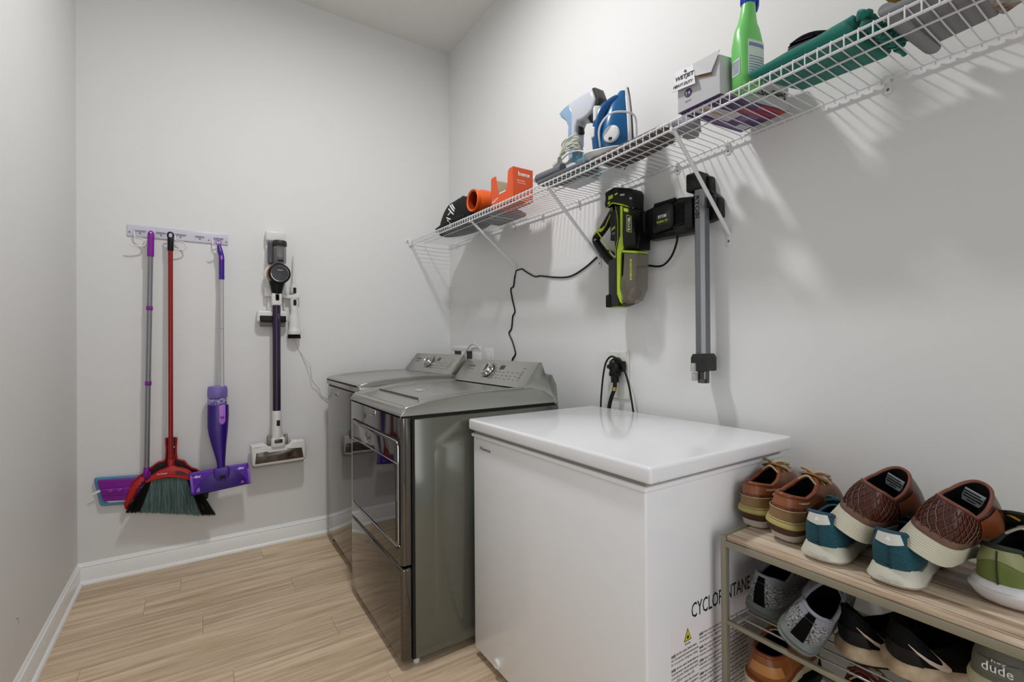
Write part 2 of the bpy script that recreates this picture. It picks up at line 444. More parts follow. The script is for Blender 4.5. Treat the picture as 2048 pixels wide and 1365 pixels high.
# pressed contour on the visible side: a very shallow raised field
body = t.part('cabinet', m, CAB)
m = MB(); mx = Matrix(((1, 0, 0, 0), (0, 0, -1, 0), (0, 1, 0, 0), (0, 0, 0, 1)))
m.prism(rrect(0.74, 1.31, 0.10, 0.84, 0.09, 8), -yN-0.002, -yN+0.0008, 0.0007, 2, mx)
t.part('side_panel', m, CAB)
t.part('seam_gap', MB().bx(0.655, 0.668, yN+0.004, yF-0.004, 0.03, 0.922), SOFTBLACK)
# top cover
def ztop(x, y, edge=True):
    base_ = interp([(0.615, 0.951), (0.63, 0.958), (0.68, 0.968), (0.726, 0.977), (0.82, 0.989), (0.92, 0.9965), (1.04, 0.9995), (1.2, 0.9995), (1.26, 0.985), (1.31, 0.955)], x)
    d = min(y-yN, yF-y)
    base_ -= 0.010*sstep(0.022, 0.045, d)*sstep(0.62, 0.66, x)            # raised side rims
    base_ += 0.004*sstep(0.09, 0.10, d)*sstep(0.70, 0.72, x)*(1-sstep(1.12, 1.15, x))
    r = 0.014
    if d < r: base_ -= r-math.sqrt(max(0, r*r-(r-d)**2))
    e = x-0.611
    if e < 0.026: base_ -= 0.024*(1-math.sqrt(max(0, 1-(1-e/0.026)**2)))
    return base_
m = hfield(MB(), 0.611, 1.318, yN, yF, ztop, 0.925, 60, 60)
top = t.part('top_cover', m, STEELT, angle=50)
t.part('lint_door_edge', MB().bx(0.72, 0.7212, yN+0.10, yF-0.10, 0.968, 0.9775), STEELM, top)
t.text('lint_lettering', '(((', WHITEINK, (0.80, 2.00, 0.9835), (0, -1, 0), (1, 0, 0.12), 0.06, 0.03, top)
t.part('top_gap', MB().bx(0.622, 1.34, yN+0.006, yF-0.006, 0.908, 0.928), SOFTBLACK)
console(t, 1.158, yN+0.004, yF-0.004, 0.999, 1.102)
# front upper panel with recessed door
m = MB(); m.box((0.634, (yN+yF)/2, 0.65), (0.044, yF-yN, 0.536), 0.014, 4, only=2)
fp = t.part('front_panel', m, STEELM, angle=30)
badge(t, fp, 0.612, 1.982, 0.9015)
MXF = Matrix(((0, 0, 1, 0), (1, 0, 0, 0), (0, 1, 0, 0), (0, 0, 0, 1)))   # prism in (y, z), extruded along x
m = MB(); m.prism(rrect(1.664, 2.300, 0.436, 0.840, 0.03), 0.6105, 0.620, 0, mx=MXF)
t.part('door_gap', m, SOFTBLACK)
m = MB(); m.prism(rrect(1.676, 2.290, 0.444, 0.832, 0.024), 0.6085, 0.618, 0.003, 2, MXF)
door = t.part('door', m, STEELM, angle=30)
m = MB()
m.tube([(0.609, y, z) for y, z in rrect(1.676, 2.290, 0.444, 0.832, 0.024)], (0.0022), 8, closed=True, smooth=False)
t.part('door_trim', m, CHROME, door)
m = MB(); m.prism(rrect(1.700, 2.282, 0.456, 0.748, 0.006), 0.6070, 0.6086, 0.0008, 1, MXF)
t.part('door_window', m, GLASSDK, door)
m = MB(); m.bx(0.6065, 0.6088, 1.684, 2.284, 0.748, 0.7515, 0.0008); t.part('window_ledge', m, CHROME, door)
t.part('door_button', MB().sphere((0.612, 1.672, 0.452), 0.004), WHITEP, fp)
m = MB(); m.box((0.634, (yN+yF)/2, 0.2), (0.044, yF-yN-0.006, 0.344), 0.013, 4)
t.part('lower_panel', m, STEELM, angle=30)
for (fx, fy) in ((0.675, yN+0.025), (0.675, yF-0.025), (1.31, yN+0.03), (1.31, yF-0.03)):
    t.part('foot', MB().cyl((fx+0.004, fy+0.008, 0), (fx+0.004, fy+0.008, 0.03), 0.012, 0.012, 16), WHITEP)
# ---- washer
wN, wF = 2.347, 3.035
t = Thing('washing_machine', 'grey top-loading washing machine in the corner behind the dryer', 'washing machine', (0.98, (wN+wF)/2, 0), off=(0.98, (wN+wF)/2, 0))
m = MB(); m.box((0.66+0.345, (wN+wF)/2, 0.49), (0.69, wF-wN, 0.905), 0.016, 4)
body = t.part('cabinet', m, STEELM, angle=30)
badge(t, body, 0.660, 2.813, 0.9015)
t.part('top_gap', MB().bx(0.666, 1.34, wN+0.006, wF-0.006, 0.938, 0.952), SOFTBLACK)
m = MB(); m.box((1.0, (wN+wF)/2, 0.963), (0.69, wF-wN, 0.030), 0.008, 3); t.part('top_frame', m, STEELT, angle=30)
def zw(x, y):
    b = interp([(0.655, 0.990), (0.70, 1.001), (0.80, 1.012), (0.95, 1.020), (1.16, 1.022), (1.3, 1.0)], x)
    d = min(y-wN, wF-y); r = 0.014
    if d < r: b -= r-math.sqrt(max(0, r*r-(r-d)**2))
    e = x-0.652
    if e < 0.02: b -= 0.014*(1-math.sqrt(max(0, 1-(1-e/0.02)**2)))
    b -= 0.006*sstep(0.03, 0.05, d)*sstep(0.70, 0.74, x)
    return b
m = hfield(MB(), 0.654, 1.30, wN+0.002, wF-0.002, zw, 0.977, 40, 40)
t.part('lid', m, STEELT, angle=50)
t.part('lid_gap', MB().bx(0.6525, 0.70, wN+0.03, wF-0.02, 0.974, 0.9825, 0.001), SOFTBLACK)
console(t, 1.15, wN+0.004, wF-0.004, 1.021, 1.124, True)
for (fx, fy) in ((0.70, wN+0.04), (0.70, wF-0.04), (1.29, wN+0.04), (1.29, wF-0.04)):
    t.part('foot', MB().cyl((fx, fy, 0), (fx, fy, 0.04), 0.02, 0.016, 16), BLACK)

# ================================================================ chest freezer
t = Thing('chest_freezer', 'white chest freezer with a closed lid between dryer and shoe rack', 'freezer', (1.19, 1.18, 0), off=(1.19, 1.18, 0))
FX0, FX1, FY0, FY1 = 0.880, 1.500, 0.762, 1.600
t.part('body', MB().bx(FX0, FX1, FY0, FY1, 0.028, 0.834, 0.006, 3), WHITEE)
t.part('rim', MB().bx(FX0-0.006, FX1+0.004, FY0-0.006, FY1+0.006, 0.833, 0.846, 0.004, 3), WHITEE)
t.part('gasket', MB().bx(FX0+0.004, FX1-0.004, FY0+0.004, FY1-0.004, 0.845, 0.862), mat('grey_gasket', (150, 150, 148), 0.6))
m = MB(); m.bx(0.866, 1.508, 0.735, 1.614, 0.8585, 0.9005, 0.009, 4)
lid = t.part('lid', m, WHITEE, angle=30)
m = MB(); mxs = Matrix(((1, 0, 0, 0), (0, 0, -1, 0), (0, 1, 0, 0), (0, 0, 0, 1)))
m.prism(rrect(0.895, 1.06, 0.8655, 0.8925, 0.005), -0.7355, -0.7325, 0.0012, 2, mxs)
# shallow grip recess drawn as a raised lip ring on the near side of the lid
gl = MB(); gl.tube([(x, 0.7345, z) for x, z in rrect(0.892, 1.08, 0.8645, 0.8925, 0.005)], 0.0014, 6, closed=True, smooth=False)
t.part('grip', gl, WHITEE, lid); m.bm.free()
t.text('brand_lettering', 'Hisense', mat('dark_grey_ink', (60, 60, 62), 0.5), (FX0-0.0002, 1.549, 0.7915), (0, -1, 0), (0, 0, 1), 0.076, 0.0135, bold=0.008)
p = t.part('drain_plug', MB().lathe([(0.017, 0), (0.017, 0.006), (0.013, 0.010), (0.009, 0.0085), (0.001, 0.0085)], (FX0, 1.4346, 0.056), (-1, 0, 0), 32), WHITEP)
# near side printing
S = (1, 0, 0); U = (0, 0, 1); Y0 = FY0-0.0002
t.text('warning_title', 'CYCLOPENTANE', INK, (1.0495, Y0, 0.4815), S, U, 0.268, 0.0385, bold=0.004)
STK = mat('warning_sticker', (250, 244, 245), 0.5)
st = t.part('sticker', MB().bx(0.962, 1.36, FY0-0.0006, FY0+0.001, 0.08, 0.4765), STK)
YS = FY0-0.0007
def tri(cx, z0, w, h):
    a = t.part('warning_triangle', MB().prism([(cx-w/2, z0), (cx+w/2, z0), (cx, z0+h)], -YS, -YS+0.0004, mx=mxs), INK, st)
    k = 0.80; t.part('triangle_field', MB().prism([(cx-w/2*k, z0+h*0.07), (cx+w/2*k, z0+h*0.07), (cx, z0+h*0.07+h*k)], -YS+0.0004, -YS+0.0007, mx=mxs), mat('warning_yellow', (226, 214, 40), 0.5), st)
    fl_ = [(0, 0), (0.30, 0.05), (0.42, 0.3), (0.30, 0.62), (0.16, 0.50), (0.10, 1.0), (-0.16, 0.62), (-0.22, 0.42), (-0.36, 0.5), (-0.40, 0.22), (-0.26, 0.03)]
    t.part('flame_sign', MB().prism([(cx+a*w*0.34, z0+h*0.17+b*h*0.36) for a, b in fl_], -YS+0.0007, -YS+0.001, mx=mxs), INK, st)
    t.text('triangle_caption', 'R600a', GREYINK, (cx-0.011, YS, z0-0.010), S, U, 0.022, 0.006, st, bold=0.01)
tri(1.032, 0.4325, 0.030, 0.032); tri(1.192, 0.4325, 0.030, 0.032)
def para(x, z, w, blocks, lh=0.0102):
    for head, lines in blocks:
        t.text('warning_heading', head, INK, (x, YS, z), S, U, 0.017, 0.0072, st, bold=0.02)
        for i, (ln, f) in enumerate(lines):
            xo = 0.019 if i == 0 else 0
            t.text('warning_text', ln, GREYINK, (x+xo, YS, z-0.0004), S, U, w*f-xo, 0.0078, st, bold=0.003)
            z -= lh
        z -= 0.004
L1 = [('-Risk of fire or explosion. Flammable refrigerant', 0.93), ('used. To be repaired only by trained service personnel.', 1.0), ('Do not puncture refrigerant tubing.', 0.97)]
L2 = [('-Risk of fire or explosion. Flammable refrigerant used.', 1.0), ('Consult repair manual or owners guide before attempting', 0.97), ('to service this product. All safety precautions must be', 0.99), ('followed.', 0.86)]
L3 = [('-Risk of fire or explosion. Dispose of property in', 1.0), ('accordance with federal or local regulations.', 0.99), ('Flammable refrigerant used.', 0.7)]
para(0.968, 0.4085, 0.108, [('DANGER', L1), ('DANGER', L2), ('CAUTION', L3), ('CAUTION', L3), ('CAUTION', L2), ('DANGER', L1), ('CAUTION', L2), ('DANGER', L3)])
R1 = [('-Risque de feu ou explosion. Le fluide', 1.0), ('inflammable. Ne pas utiliser de moyens', 0.98), ('mecaniques pour degivrer.', 0.9)]
R2 = [('-Risque de feu. Le fluide frigorigene est', 1.0), ('inflammable. Confier les reparations a un', 0.97), ('technicien specialise. Ne pas perforer.', 0.99)]
para(1.080, 0.427, 0.108, [('DANGER', R1), ('DANGER', R2), ('ATTENTION', R1), ('ATTENTION', R2), ('PRECAUTION', R1), ('DANGER', R2), ('PRECAUTION', R1), ('DANGER', R2)])
para(1.200, 0.427, 0.108, [('PELIGRO', R1), ('PELIGRO', R2), ('CUIDADO', R1), ('CUIDADO', R2), ('PELIGRO', R1), ('CUIDADO', R2), ('PELIGRO', R1), ('CUIDADO', R2)])
for (fx, fy) in ((0.93, 0.82), (0.93, 1.54), (1.44, 0.82), (1.44, 1.54)):
    t.part('foot', MB().cyl((fx, fy, 0), (fx, fy, 0.03), 0.02, 0.02, 16), BLACK)
# ================================================================ back wall: hook rail and cleaning tools (frame: x, height, distance from wall)
PURP = mat('purple_plastic', (132, 18, 150), 0.38)
VIOL = mat('violet_plastic', (66, 14, 138), 0.3)
VIOLD = mat('deep_violet_plastic', (52, 16, 124), 0.28)
LILAC = mat('lilac_plastic', (176, 112, 214), 0.35)
LAV = mat('lavender_cap', (122, 106, 178), 0.35)
RED = mat('red_plastic', (176, 18, 16), 0.36)
REDPOLE = mat('red_pole', (150, 10, 8), 0.3)
BLUEFIB = mat('blue_microfibre', (108, 166, 206), 0.95, bump=1.0, bscale=900, vary=0.35, vscale=300)
GREYPOLE = mat('grey_pole', (140, 141, 144), 0.35, 0.6)
t = Thing('hook_rail', 'lilac-white hook rail on the back wall holding mop, broom and spray mop', 'hook rail', (-0.077, YB, 1.79), F_B, (-0.077, 1.79, 0))
RAILM = mat('lilac_white_rail', (208, 206, 220), 0.3)
m = MB(); m.bx(-0.302, 0.149, 1.762, 1.822, 0, 0.008, 0.0015); t.part('rail_plate', m, RAILM)
sw = MB()
for i, (a, b, big) in enumerate([(-0.273, -0.225, 1), (-0.180, -0.140, 0), (-0.099, -0.050, 1), (-0.006, 0.034, 0), (0.079, 0.125, 1)]):
    v = 1.793
    l = MB().tube([(a, v+0.002, 0.006), (a, v-0.001, 0.013), (b, v-0.001, 0.013), (b, v+0.002, 0.006)], 0.0022, 8, smooth=False)
    l.bx(a-0.001, b+0.001, v+0.0015, v+0.0035, 0.0078, 0.0088)
    t.part('latch', l, CHROME)
    t.part('screw', MB().lathe([(0.0045, 0.008), (0.004, 0.0095), (0.001, 0.010)], ((a+b)/2, v-0.013, 0), (0, 0, 1), 16), SCREW)
for x, y in ((-0.293, 1.782), (0.056, 1.778), (0.140, 1.776)):
    t.part('screw', MB().lathe([(0.004, 0.008), (0.003, 0.0092), (0.001, 0.0095)], (x, y, 0), (0, 0, 1), 16), SCREW)
HK = [(0, 0.006, 0.010), (0.0, -0.014, 0.016), (0.004, -0.030, 0.022), (0.020, -0.033, 0.032), (0.038, -0.038, 0.040), (0.048, -0.048, 0.043), (0.047, -0.066, 0.043), (0.036, -0.077, 0.043), (0.014, -0.080, 0.047), (-0.006, -0.078, 0.052), (-0.018, -0.071, 0.055)]
for x0, f in ((-0.272, 1), (-0.098, 1), (0.073, 0.45)):
    h = MB(); h.tube([(x0+a*f, 1.785+b, c) for a, b, c in HK], 0.0036, 10)
    t.part('hook', h, WHITEP)
# flat mop
t = Thing('flat_mop', 'flat mop with purple grip, grey pole and blue microfibre pad, leftmost on the rail', 'mop', (-0.205, YB, 1.79), F_B, (-0.205, 1.79, 0))
P0, P1 = Vector((-0.2025, 1.66, 0.05)), Vector((-0.2225, 0.545, 0.045))
t.part('pole', MB().cyl(P0, P1, 0.0112, 0.0112, 24), GREYPOLE)
g = MB(); g.lathe([(0.0138, 0), (0.0152, 0.004), (0.0146, 0.05), (0.0150, 0.10), (0.0148, 0.118), (0.012, 0.128), (0.006, 0.134), (0.001, 0.136)], (-0.2025, 1.656, 0.05), (0.02, 1, 0), 24)
gr = t.part('grip', g, PURP)
t.part('grip_hole', MB().cyl((-0.2, 1.778, 0.0620), (-0.2, 1.778, 0.0672), 0.0035, n=16), WHITEP, gr)
def onp(v): k = (v-P0.y)/(P1.y-P0.y); return P0.lerp(P1, k)
for v in (1.385, 0.992):
    t.part('pole_clamp', MB().cyl(onp(v+0.011), onp(v-0.011), 0.0142, n=24, bev=0.002), PURP)
t.part('swivel_joint', MB().cyl(onp(0.555), onp(0.515), 0.013, 0.015, 24, 0.002).box((-0.222, 0.515, 0.04), (0.034, 0.03, 0.026), 0.004), PURP)
pad = [(-0.436, 0.527), (-0.02, 0.496), (-0.04, 0.345), (-0.411, 0.380)]
def rpoly(p, r, n=5):
    out = []; N = len(p)
    for i in range(N):
        a, b, c = Vector(p[i-1]).to_2d(), Vector(p[i]).to_2d(), Vector(p[(i+1) % N]).to_2d()
        u = (a-b).normalized()*r; v = (c-b).normalized()*r
        for k in range(n+1):
            s = k/n; out.append(tuple((b+u)*(1-s)**2+b*2*s*(1-s)+(b+v)*s*s))
    return out
t.part('microfibre_pad', MB().prism(rpoly(pad, 0.014), 0.006, 0.026, 0.007, 3), BLUEFIB)
pl_ = [(-0.421, 0.516), (-0.035, 0.486), (-0.05, 0.362), (-0.397, 0.406)]
pp = t.part('mop_plate', MB().prism(rpoly(pl_, 0.01), 0.024, 0.034, 0.003), PURP)
m = MB(); m.prism(rpoly([(-0.41, 0.470), (-0.04, 0.442), (-0.045, 0.41), (-0.40, 0.436)], 0.01), 0.033, 0.040, 0.003)
m.sphere((-0.372, 0.452, 0.035), 0.017, (1.15, 0.85, 0.6)); m.sphere((-0.335, 0.450, 0.035), 0.017, (1.15, 0.85, 0.6))
t.part('plate_ridge', m, PURP, pp)
t.part('white_strip', MB().prism([(-0.386, 0.403), (-0.06, 0.375), (-0.065, 0.366), (-0.376, 0.394)], 0.024, 0.0285), WHITEP, label='white edge strip')
m = MB(); m.prism([(-0.408, 0.468), (-0.445, 0.455), (-0.440, 0.443), (-0.405, 0.456)], 0.030, 0.0315); t.part('hang_tag', m, WHITEP, label='small white fabric tag')

# broom
t = Thing('angle_broom', 'angled broom with red pole, black grip and grey-green bristles hung over the dustpan', 'broom', (-0.117, YB, 1.79), F_B, (-0.117, 1.79, 0))
t.part('pole', MB().cyl((-0.117, 1.70, 0.055), (-0.1195, 0.55, 0.075), 0.0108, n=24), REDPOLE)
gb = MB(); gb.cyl((-0.117, 1.765, 0.054), (-0.117, 1.693, 0.055), 0.0136, 0.0136, 24, 0.002)
ring = rrect(-0.1285, -0.1055, 1.760, 1.792, 0.0112, 6)
gb.tube([(a, b, 0.054) for a, b in ring], 0.0042, 8, closed=True, smooth=False)
t.part('grip', gb, BLACK)
head = [(-0.142, 0.545), (-0.128, 0.553), (-0.105, 0.553), (-0.094, 0.545), (-0.070, 0.536), (-0.045, 0.522), (-0.028, 0.505), (-0.022, 0.462), (-0.060, 0.480), (-0.100, 0.492), (-0.135, 0.499), (-0.170, 0.499), (-0.222, 0.487), (-0.214, 0.500), (-0.196, 0.518), (-0.172, 0.536)]
hd = t.part('broom_head', MB().prism(head, 0.055, 0.098, 0.008, 3), RED, angle=50)
m = MB(); m.tube([(-0.222, 0.489, 0.092), (-0.170, 0.503, 0.098), (-0.125, 0.504, 0.100), (-0.075, 0.490, 0.098), (-0.022, 0.466, 0.094)], 0.0065, 8); t.part('head_lip', m, RED, hd)
t.part('socket', MB().cyl((-0.1185, 0.585, 0.0735), (-0.119, 0.53, 0.077), 0.0135, 0.016, 24, 0.002), RED)
t.part('head_window', MB().prism([(-0.098, 0.528), (-0.075, 0.524), (-0.05, 0.508), (-0.04, 0.492), (-0.07, 0.500), (-0.098, 0.508)], 0.0965, 0.0985), mat('dark_red', (84, 8, 8), 0.4), hd)
t.text('head_lettering', 'O-Cedar', WHITEINK, (-0.176, 0.5165, 0.0985), (1, 0.01, 0), (0, 1, 0), 0.044, 0.0085, hd, bold=0.02)
TEALB = mat('grey_green_bristle', (132, 160, 156), 0.5, vary=0.55, vscale=1, stretch=(260, 4, 60)); BLKB = mat('black_bristle', (10, 10, 10), 0.7)
def bristles(name, n, fa, fb, m_, seed, dz=(0.060, 0.094), r=0.0011):
    rnd = random.Random(seed); m = MB()
    for i in range(n):
        k = (i+rnd.random())/n; z = rnd.uniform(*dz)
        a = Vector((fa[0][0]+(fa[1][0]-fa[0][0])*k, interp(fa[2], k), z)); kk = min(1, max(0, k+rnd.uniform(-0.035, 0.035)))
        b = Vector((fb[0][0]+(fb[1][0]-fb[0][0])*kk, fb[0][1]+(fb[1][1]-fb[0][1])*kk+rnd.uniform(-0.005, 0.004), z+rnd.uniform(-0.008, 0.008)))
        c = a.lerp(b, 0.5)+Vector((rnd.uniform(-.002, .002), 0, rnd.uniform(-.002, .002)))
        m.tube([a, c, b], lambda s: r*(1-0.35*s), 3, smooth=False)
    t.part(name, m, m_, kind='stuff', angle=80)
TOPV = [(0, 0.492), (0.3, 0.502), (0.6, 0.495), (1, 0.468)]
bristles('black_bristles', 500, ((-0.218, 0), (-0.026, 0), TOPV), ((-0.305, 0.345), (0.080, 0.256)), BLKB, 1, (0.058, 0.080))
bristles('bristles', 520, ((-0.196, 0), (-0.055, 0), [(0, 0.50), (1, 0.485)]), ((-0.245, 0.340), (0.012, 0.268)), TEALB, 2, (0.078, 0.095))
bristles('black_bristles', 160, ((-0.218, 0), (-0.198, 0), [(0, 0.492), (1, 0.50)]), ((-0.305, 0.346), (-0.250, 0.341)), BLKB, 3, (0.074, 0.095))
bristles('black_bristles', 160, ((-0.050, 0), (-0.026, 0), [(0, 0.482), (1, 0.468)]), ((0.016, 0.268), (0.080, 0.257)), BLKB, 4, (0.074, 0.095))

# dustpan clipped behind the broom
t = Thing('dustpan', 'red dustpan with its inside painted dark as shadow, clipped on the broom, behind its bristles', 'dustpan', (-0.119, YB, 0.69), F_B, (-0.119, 0.69, 0))
outl = [(-0.141, 0.695), (-0.138, 0.63), (-0.141, 0.585), (-0.148, 0.572), (-0.172, 0.570), (-0.184, 0.562), (-0.205, 0.545), (-0.232, 0.524), (-0.252, 0.511), (-0.272, 0.490), (-0.286, 0.465), (-0.303, 0.41), (-0.312, 0.374), (-0.306, 0.350), (-0.10, 0.335), (0.045, 0.335), (0.052, 0.38), (0.040, 0.44), (0.02, 0.475), (-0.005, 0.505), (-0.030, 0.518), (-0.048, 0.536), (-0.062, 0.560), (-0.085, 0.570), (-0.095, 0.576), (-0.098, 0.60), (-0.099, 0.63), (-0.096, 0.693)]
t.part('pan_base', MB().prism(outl, 0.018, 0.024), mat('shaded_red_pan', (26, 8, 8), 0.5), angle=30)  # near-black red: the shadow inside the pan is put into its colour
m = MB()
rim = outl[:14]; rim2 = outl[16:]
m.tube([(a, b, 0.032) for a, b in rim], (0.0055, 0.014), 8, smooth=False, flat=(1, 0, 0)); m.tube([(a, b, 0.032) for a, b in rim2], 0.0055, 8, smooth=False)
pr = t.part('pan_rim', m, RED, angle=60)
m = MB(); m.prism([(-0.248, 0.511), (-0.275, 0.485), (-0.289, 0.462), (-0.305, 0.41), (-0.313, 0.372), (-0.302, 0.362), (-0.278, 0.40), (-0.255, 0.452), (-0.222, 0.497), (-0.215, 0.508)], 0.03, 0.05, 0.004)
t.part('pan_side', m, RED)
m = MB()
for i in range(4):
    for s in (0, 1):
        m.sphere((-0.231-i*0.0115+s*0.017, 0.497-i*0.0165-s*0.0005, 0.0515), 0.0035, n=8)
t.part('comb_teeth', m, mat('comb_dark', (40, 46, 42), 0.5), kind='stuff')
m = MB(); m.cyl((-0.134, 0.605, 0.03), (-0.134, 0.575, 0.03), 0.004).cyl((-0.104, 0.605, 0.03), (-0.104, 0.575, 0.03), 0.004)
t.part('pan_clip', m, RED)
for x in (-0.133, -0.106): t.part('clip_pin', MB().sphere((x, 0.642, 0.032), 0.0035), WHITEP)

# spray mop
t = Thing('spray_mop', 'violet spray mop with a white pole and purple rectangular head, right end of the rail', 'mop', (0.10, YB, 1.78), F_B, (0.10, 1.78, 0)); t.shear = True
m = MB(); m.tube([(0.101+0.013*math.cos(a), 1.767+0.014*math.sin(a), 0.05) for a in [2*PI*i/20 for i in range(20)]], 0.003, 8, closed=True, smooth=False)
t.part('hanging_ring', m, LILAC)
h = MB(); h.tube([(0.103, 1.752, 0.050), (0.105, 1.735, 0.052), (0.109, 1.71, 0.058), (0.1145, 1.68, 0.060), (0.115, 1.64, 0.056), (0.115, 1.60, 0.052), (0.115, 1.556, 0.05)], lambda s: (0.0075+0.006*min(1, s*3.5), 0.0075+0.0045*min(1, s*3)), 16, flat=(1, 0, 0))
hh = t.part('handle', h, VIOL)
t.part('trigger_button', MB().sphere((0.1145, 1.675, 0.0735), 0.0075, (0.75, 1.9, 0.5)), LILAC, hh)
t.part('pole', MB().cyl((0.1148, 1.56, 0.05), (0.112, 0.84, 0.062), 0.0110, n=24), mat('white_grey_pole', (190, 190, 192), 0.3, 0.2))
t.part('pole_seam', MB().cyl((0.1138, 1.282, 0.0548), (0.1138, 1.280, 0.0548), 0.0114, n=24), GREYPOLE)
m = MB(); m.lathe([(0.001, 0.0), (0.040, 0.0), (0.045, 0.006), (0.045, 0.075), (0.043, 0.085)], (0.090, 0.80, 0.045), (0, 1, 0), 32, squash=(1.0, 0.72), up=(1, 0, 0))
bt = t.part('cleaner_bottle', m, mat('violet_bottle', (96, 70, 158), 0.25))
m = MB(); m.lathe([(0.044, 0.0), (0.048, 0.004), (0.048, 0.045), (0.046, 0.058), (0.041, 0.066), (0.001, 0.068)], (0.092, 0.897, 0.045), (0, 1, 0), 32, squash=(1.0, 0.72), up=(1, 0, 0))
t.part('bottle_cap', m, LAV, bt)
m = MB(); rnd = random.Random(5)
m.lathe([(0.0455, 0), (0.0462, 0.001), (0.0462, 0.03), (0.0455, 0.031)], (0.090, 0.862, 0.045), (0, 1, 0), 32, squash=(1, 0.72), up=(1, 0, 0))
t.part('bottle_label', m, mat('bottle_label', (190, 180, 216), 0.4, vary=0.5, vscale=120, dark=(70, 40, 130)), bt)
prof = [(0.86, 0.044, 0.144), (0.80, 0.043, 0.144), (0.745, 0.043, 0.141), (0.70, 0.049, 0.137), (0.65, 0.060, 0.132), (0.60, 0.073, 0.1285), (0.56, 0.083, 0.126), (0.50, 0.091, 0.124)]
rings = []
for v, a, b in prof:
    c, w = (a+b)/2, (b-a)/2; d = 0.014+0.42*w
    rings.append([(c+w*(abs(math.cos(q))**0.75)*(1 if math.cos(q) > 0 else -1), v, 0.062+d*math.sin(q)) for q in [2*PI*i/36 for i in range(36)]])
sh = t.part('spray_housing', MB().loft(rings), VIOLD, angle=50)
t.part('release_tab', MB().prism(rpoly([(0.095, 0.862), (0.127, 0.862), (0.126, 0.77), (0.110, 0.755), (0.096, 0.77)], 0.008), 0.088, 0.097, 0.002), LILAC, sh)
t.part('tab_dimple', MB().sphere((0.111, 0.796, 0.0965), 0.010, (1, 0.8, 0.3)), mat('deep_lilac', (120, 50, 170), 0.4), sh)
t.part('yoke', MB().prism(rpoly([(0.070, 0.522), (0.142, 0.528), (0.146, 0.48), (0.130, 0.455), (0.105, 0.446), (0.082, 0.458), (0.071, 0.48)], 0.012), 0.055, 0.090, 0.005, 3), VIOL)
t.part('nozzle_slot', MB().prism([(0.096, 0.482), (0.125, 0.484), (0.124, 0.464), (0.098, 0.462)], 0.088, 0.0915), SOFTBLACK)
hp = [(-0.040, 0.509), (0.235, 0.527), (0.245, 0.413), (-0.030, 0.393)]
hd = t.part('mop_head', MB().prism(rpoly(hp, 0.008), 0.040, 0.066, 0.005, 3), mat('bright_violet', (92, 30, 176), 0.3))
t.part('head_base', MB().prism(rpoly([(-0.033, 0.400), (0.243, 0.420), (0.245, 0.410), (-0.030, 0.388)], 0.002), 0.036, 0.062), SOFTBLACK, hd)
arch = [(-0.015, 0.403), (-0.008, 0.43), (0.010, 0.459), (0.040, 0.483), (0.075, 0.496), (0.110, 0.500), (0.150, 0.498), (0.185, 0.485), (0.210, 0.462), (0.224, 0.438), (0.228, 0.419)]
t.part('head_arch', MB().prism(arch, 0.064, 0.0685, 0.001), VIOLD, hd)
for x in (-0.036, 0.230):
    t.part('end_strip', MB().prism([(x, 0.497), (x+0.010, 0.498), (x+0.018, 0.410), (x+0.008, 0.409)], 0.065, 0.0675, 0.0006), mat('pale_violet', (140, 96, 214), 0.35), hd)
for x, y in ((-0.005, 0.487), (0.197, 0.503)):   # little splash emblems
    m = MB(); m.prism([(x-0.02, y-0.003), (x-0.008, y+0.004), (x-0.004, y+0.009), (x+0.006, y+0.004), (x+0.020, y+0.008), (x+0.013, y+0.0005), (x+0.018, y-0.006), (x+0.004, y-0.004), (x-0.006, y-0.007), (x-0.009, y-0.002)], 0.0655, 0.0672)
    t.part('emblem', m, mat('emblem_white', (220, 205, 235), 0.4), hd)
for x, y, s in ((0.0, 0.414, 1), (0.206, 0.430, -1)):
    t.part('head_accent', MB().prism([(x-0.009, y-0.008), (x+0.010, y-0.006), (x+0.006*s, y+0.019), (x-0.002*s, y+0.010)], 0.068, 0.0692, 0.0004), LILAC, hd)  # small lilac pieces at the lower corners of the head

# cordless stick vacuum in its wall dock
WV = mat('vacuum_white', (222, 221, 217), 0.3); PLUM = mat('plum_tube', (58, 44, 66), 0.28, 0.5)
CLEAR = mat('smoky_clear', (120, 118, 122), 0.08, 0.1, alpha=0.55)
t = Thing('wall_dock', 'white wall dock holding the cordless stick vacuum and its accessories', 'vacuum dock', (0.39, YB, 1.85), F_B, (0.39, 1.85, 0))
t.part('back_plate', MB().bx(0.338, 0.440, 1.475, 1.862, 0, 0.030, 0.008, 3), WV)
t.part('mouth', MB().bx(0.336, 0.442, 1.80, 1.862, 0.02, 0.058, 0.010, 3), WV)
t.part('cradle', MB().bx(0.330, 0.432, 1.472, 1.53, 0.02, 0.052, 0.008, 3), WV)
t.part('stem', MB().bx(0.346, 0.428, 1.386, 1.48, 0, 0.028, 0.006), WV)
t.part('accessory_arm', MB().prism(rpoly([(0.420, 1.492), (0.470, 1.487), (0.524, 1.502), (0.524, 1.470), (0.470, 1.466), (0.420, 1.470)], 0.006), 0.012, 0.045, 0.004), WV)
m = MB(); m.tube([(0.437, 1.468, 0.02), (0.437, 1.43, 0.02), (0.44, 1.40, 0.018)], 0.004); t.part('arm_peg', m, WV)
t = Thing('stick_vacuum', 'cordless stick vacuum with plum tube, round black motor and white floor head', 'vacuum cleaner', (0.39, YB, 0.49), F_B, (0.39, 0.49, 0))
m = MB(); m.lathe([(0.032, 0), (0.035, 0.01), (0.0352, 0.085), (0.033, 0.10), (0.036, 0.104), (0.0365, 0.110)], (0.405, 1.665, 0.095), (0, 1, 0), 32); bin_ = t.part('dust_bin', m, CLEAR)
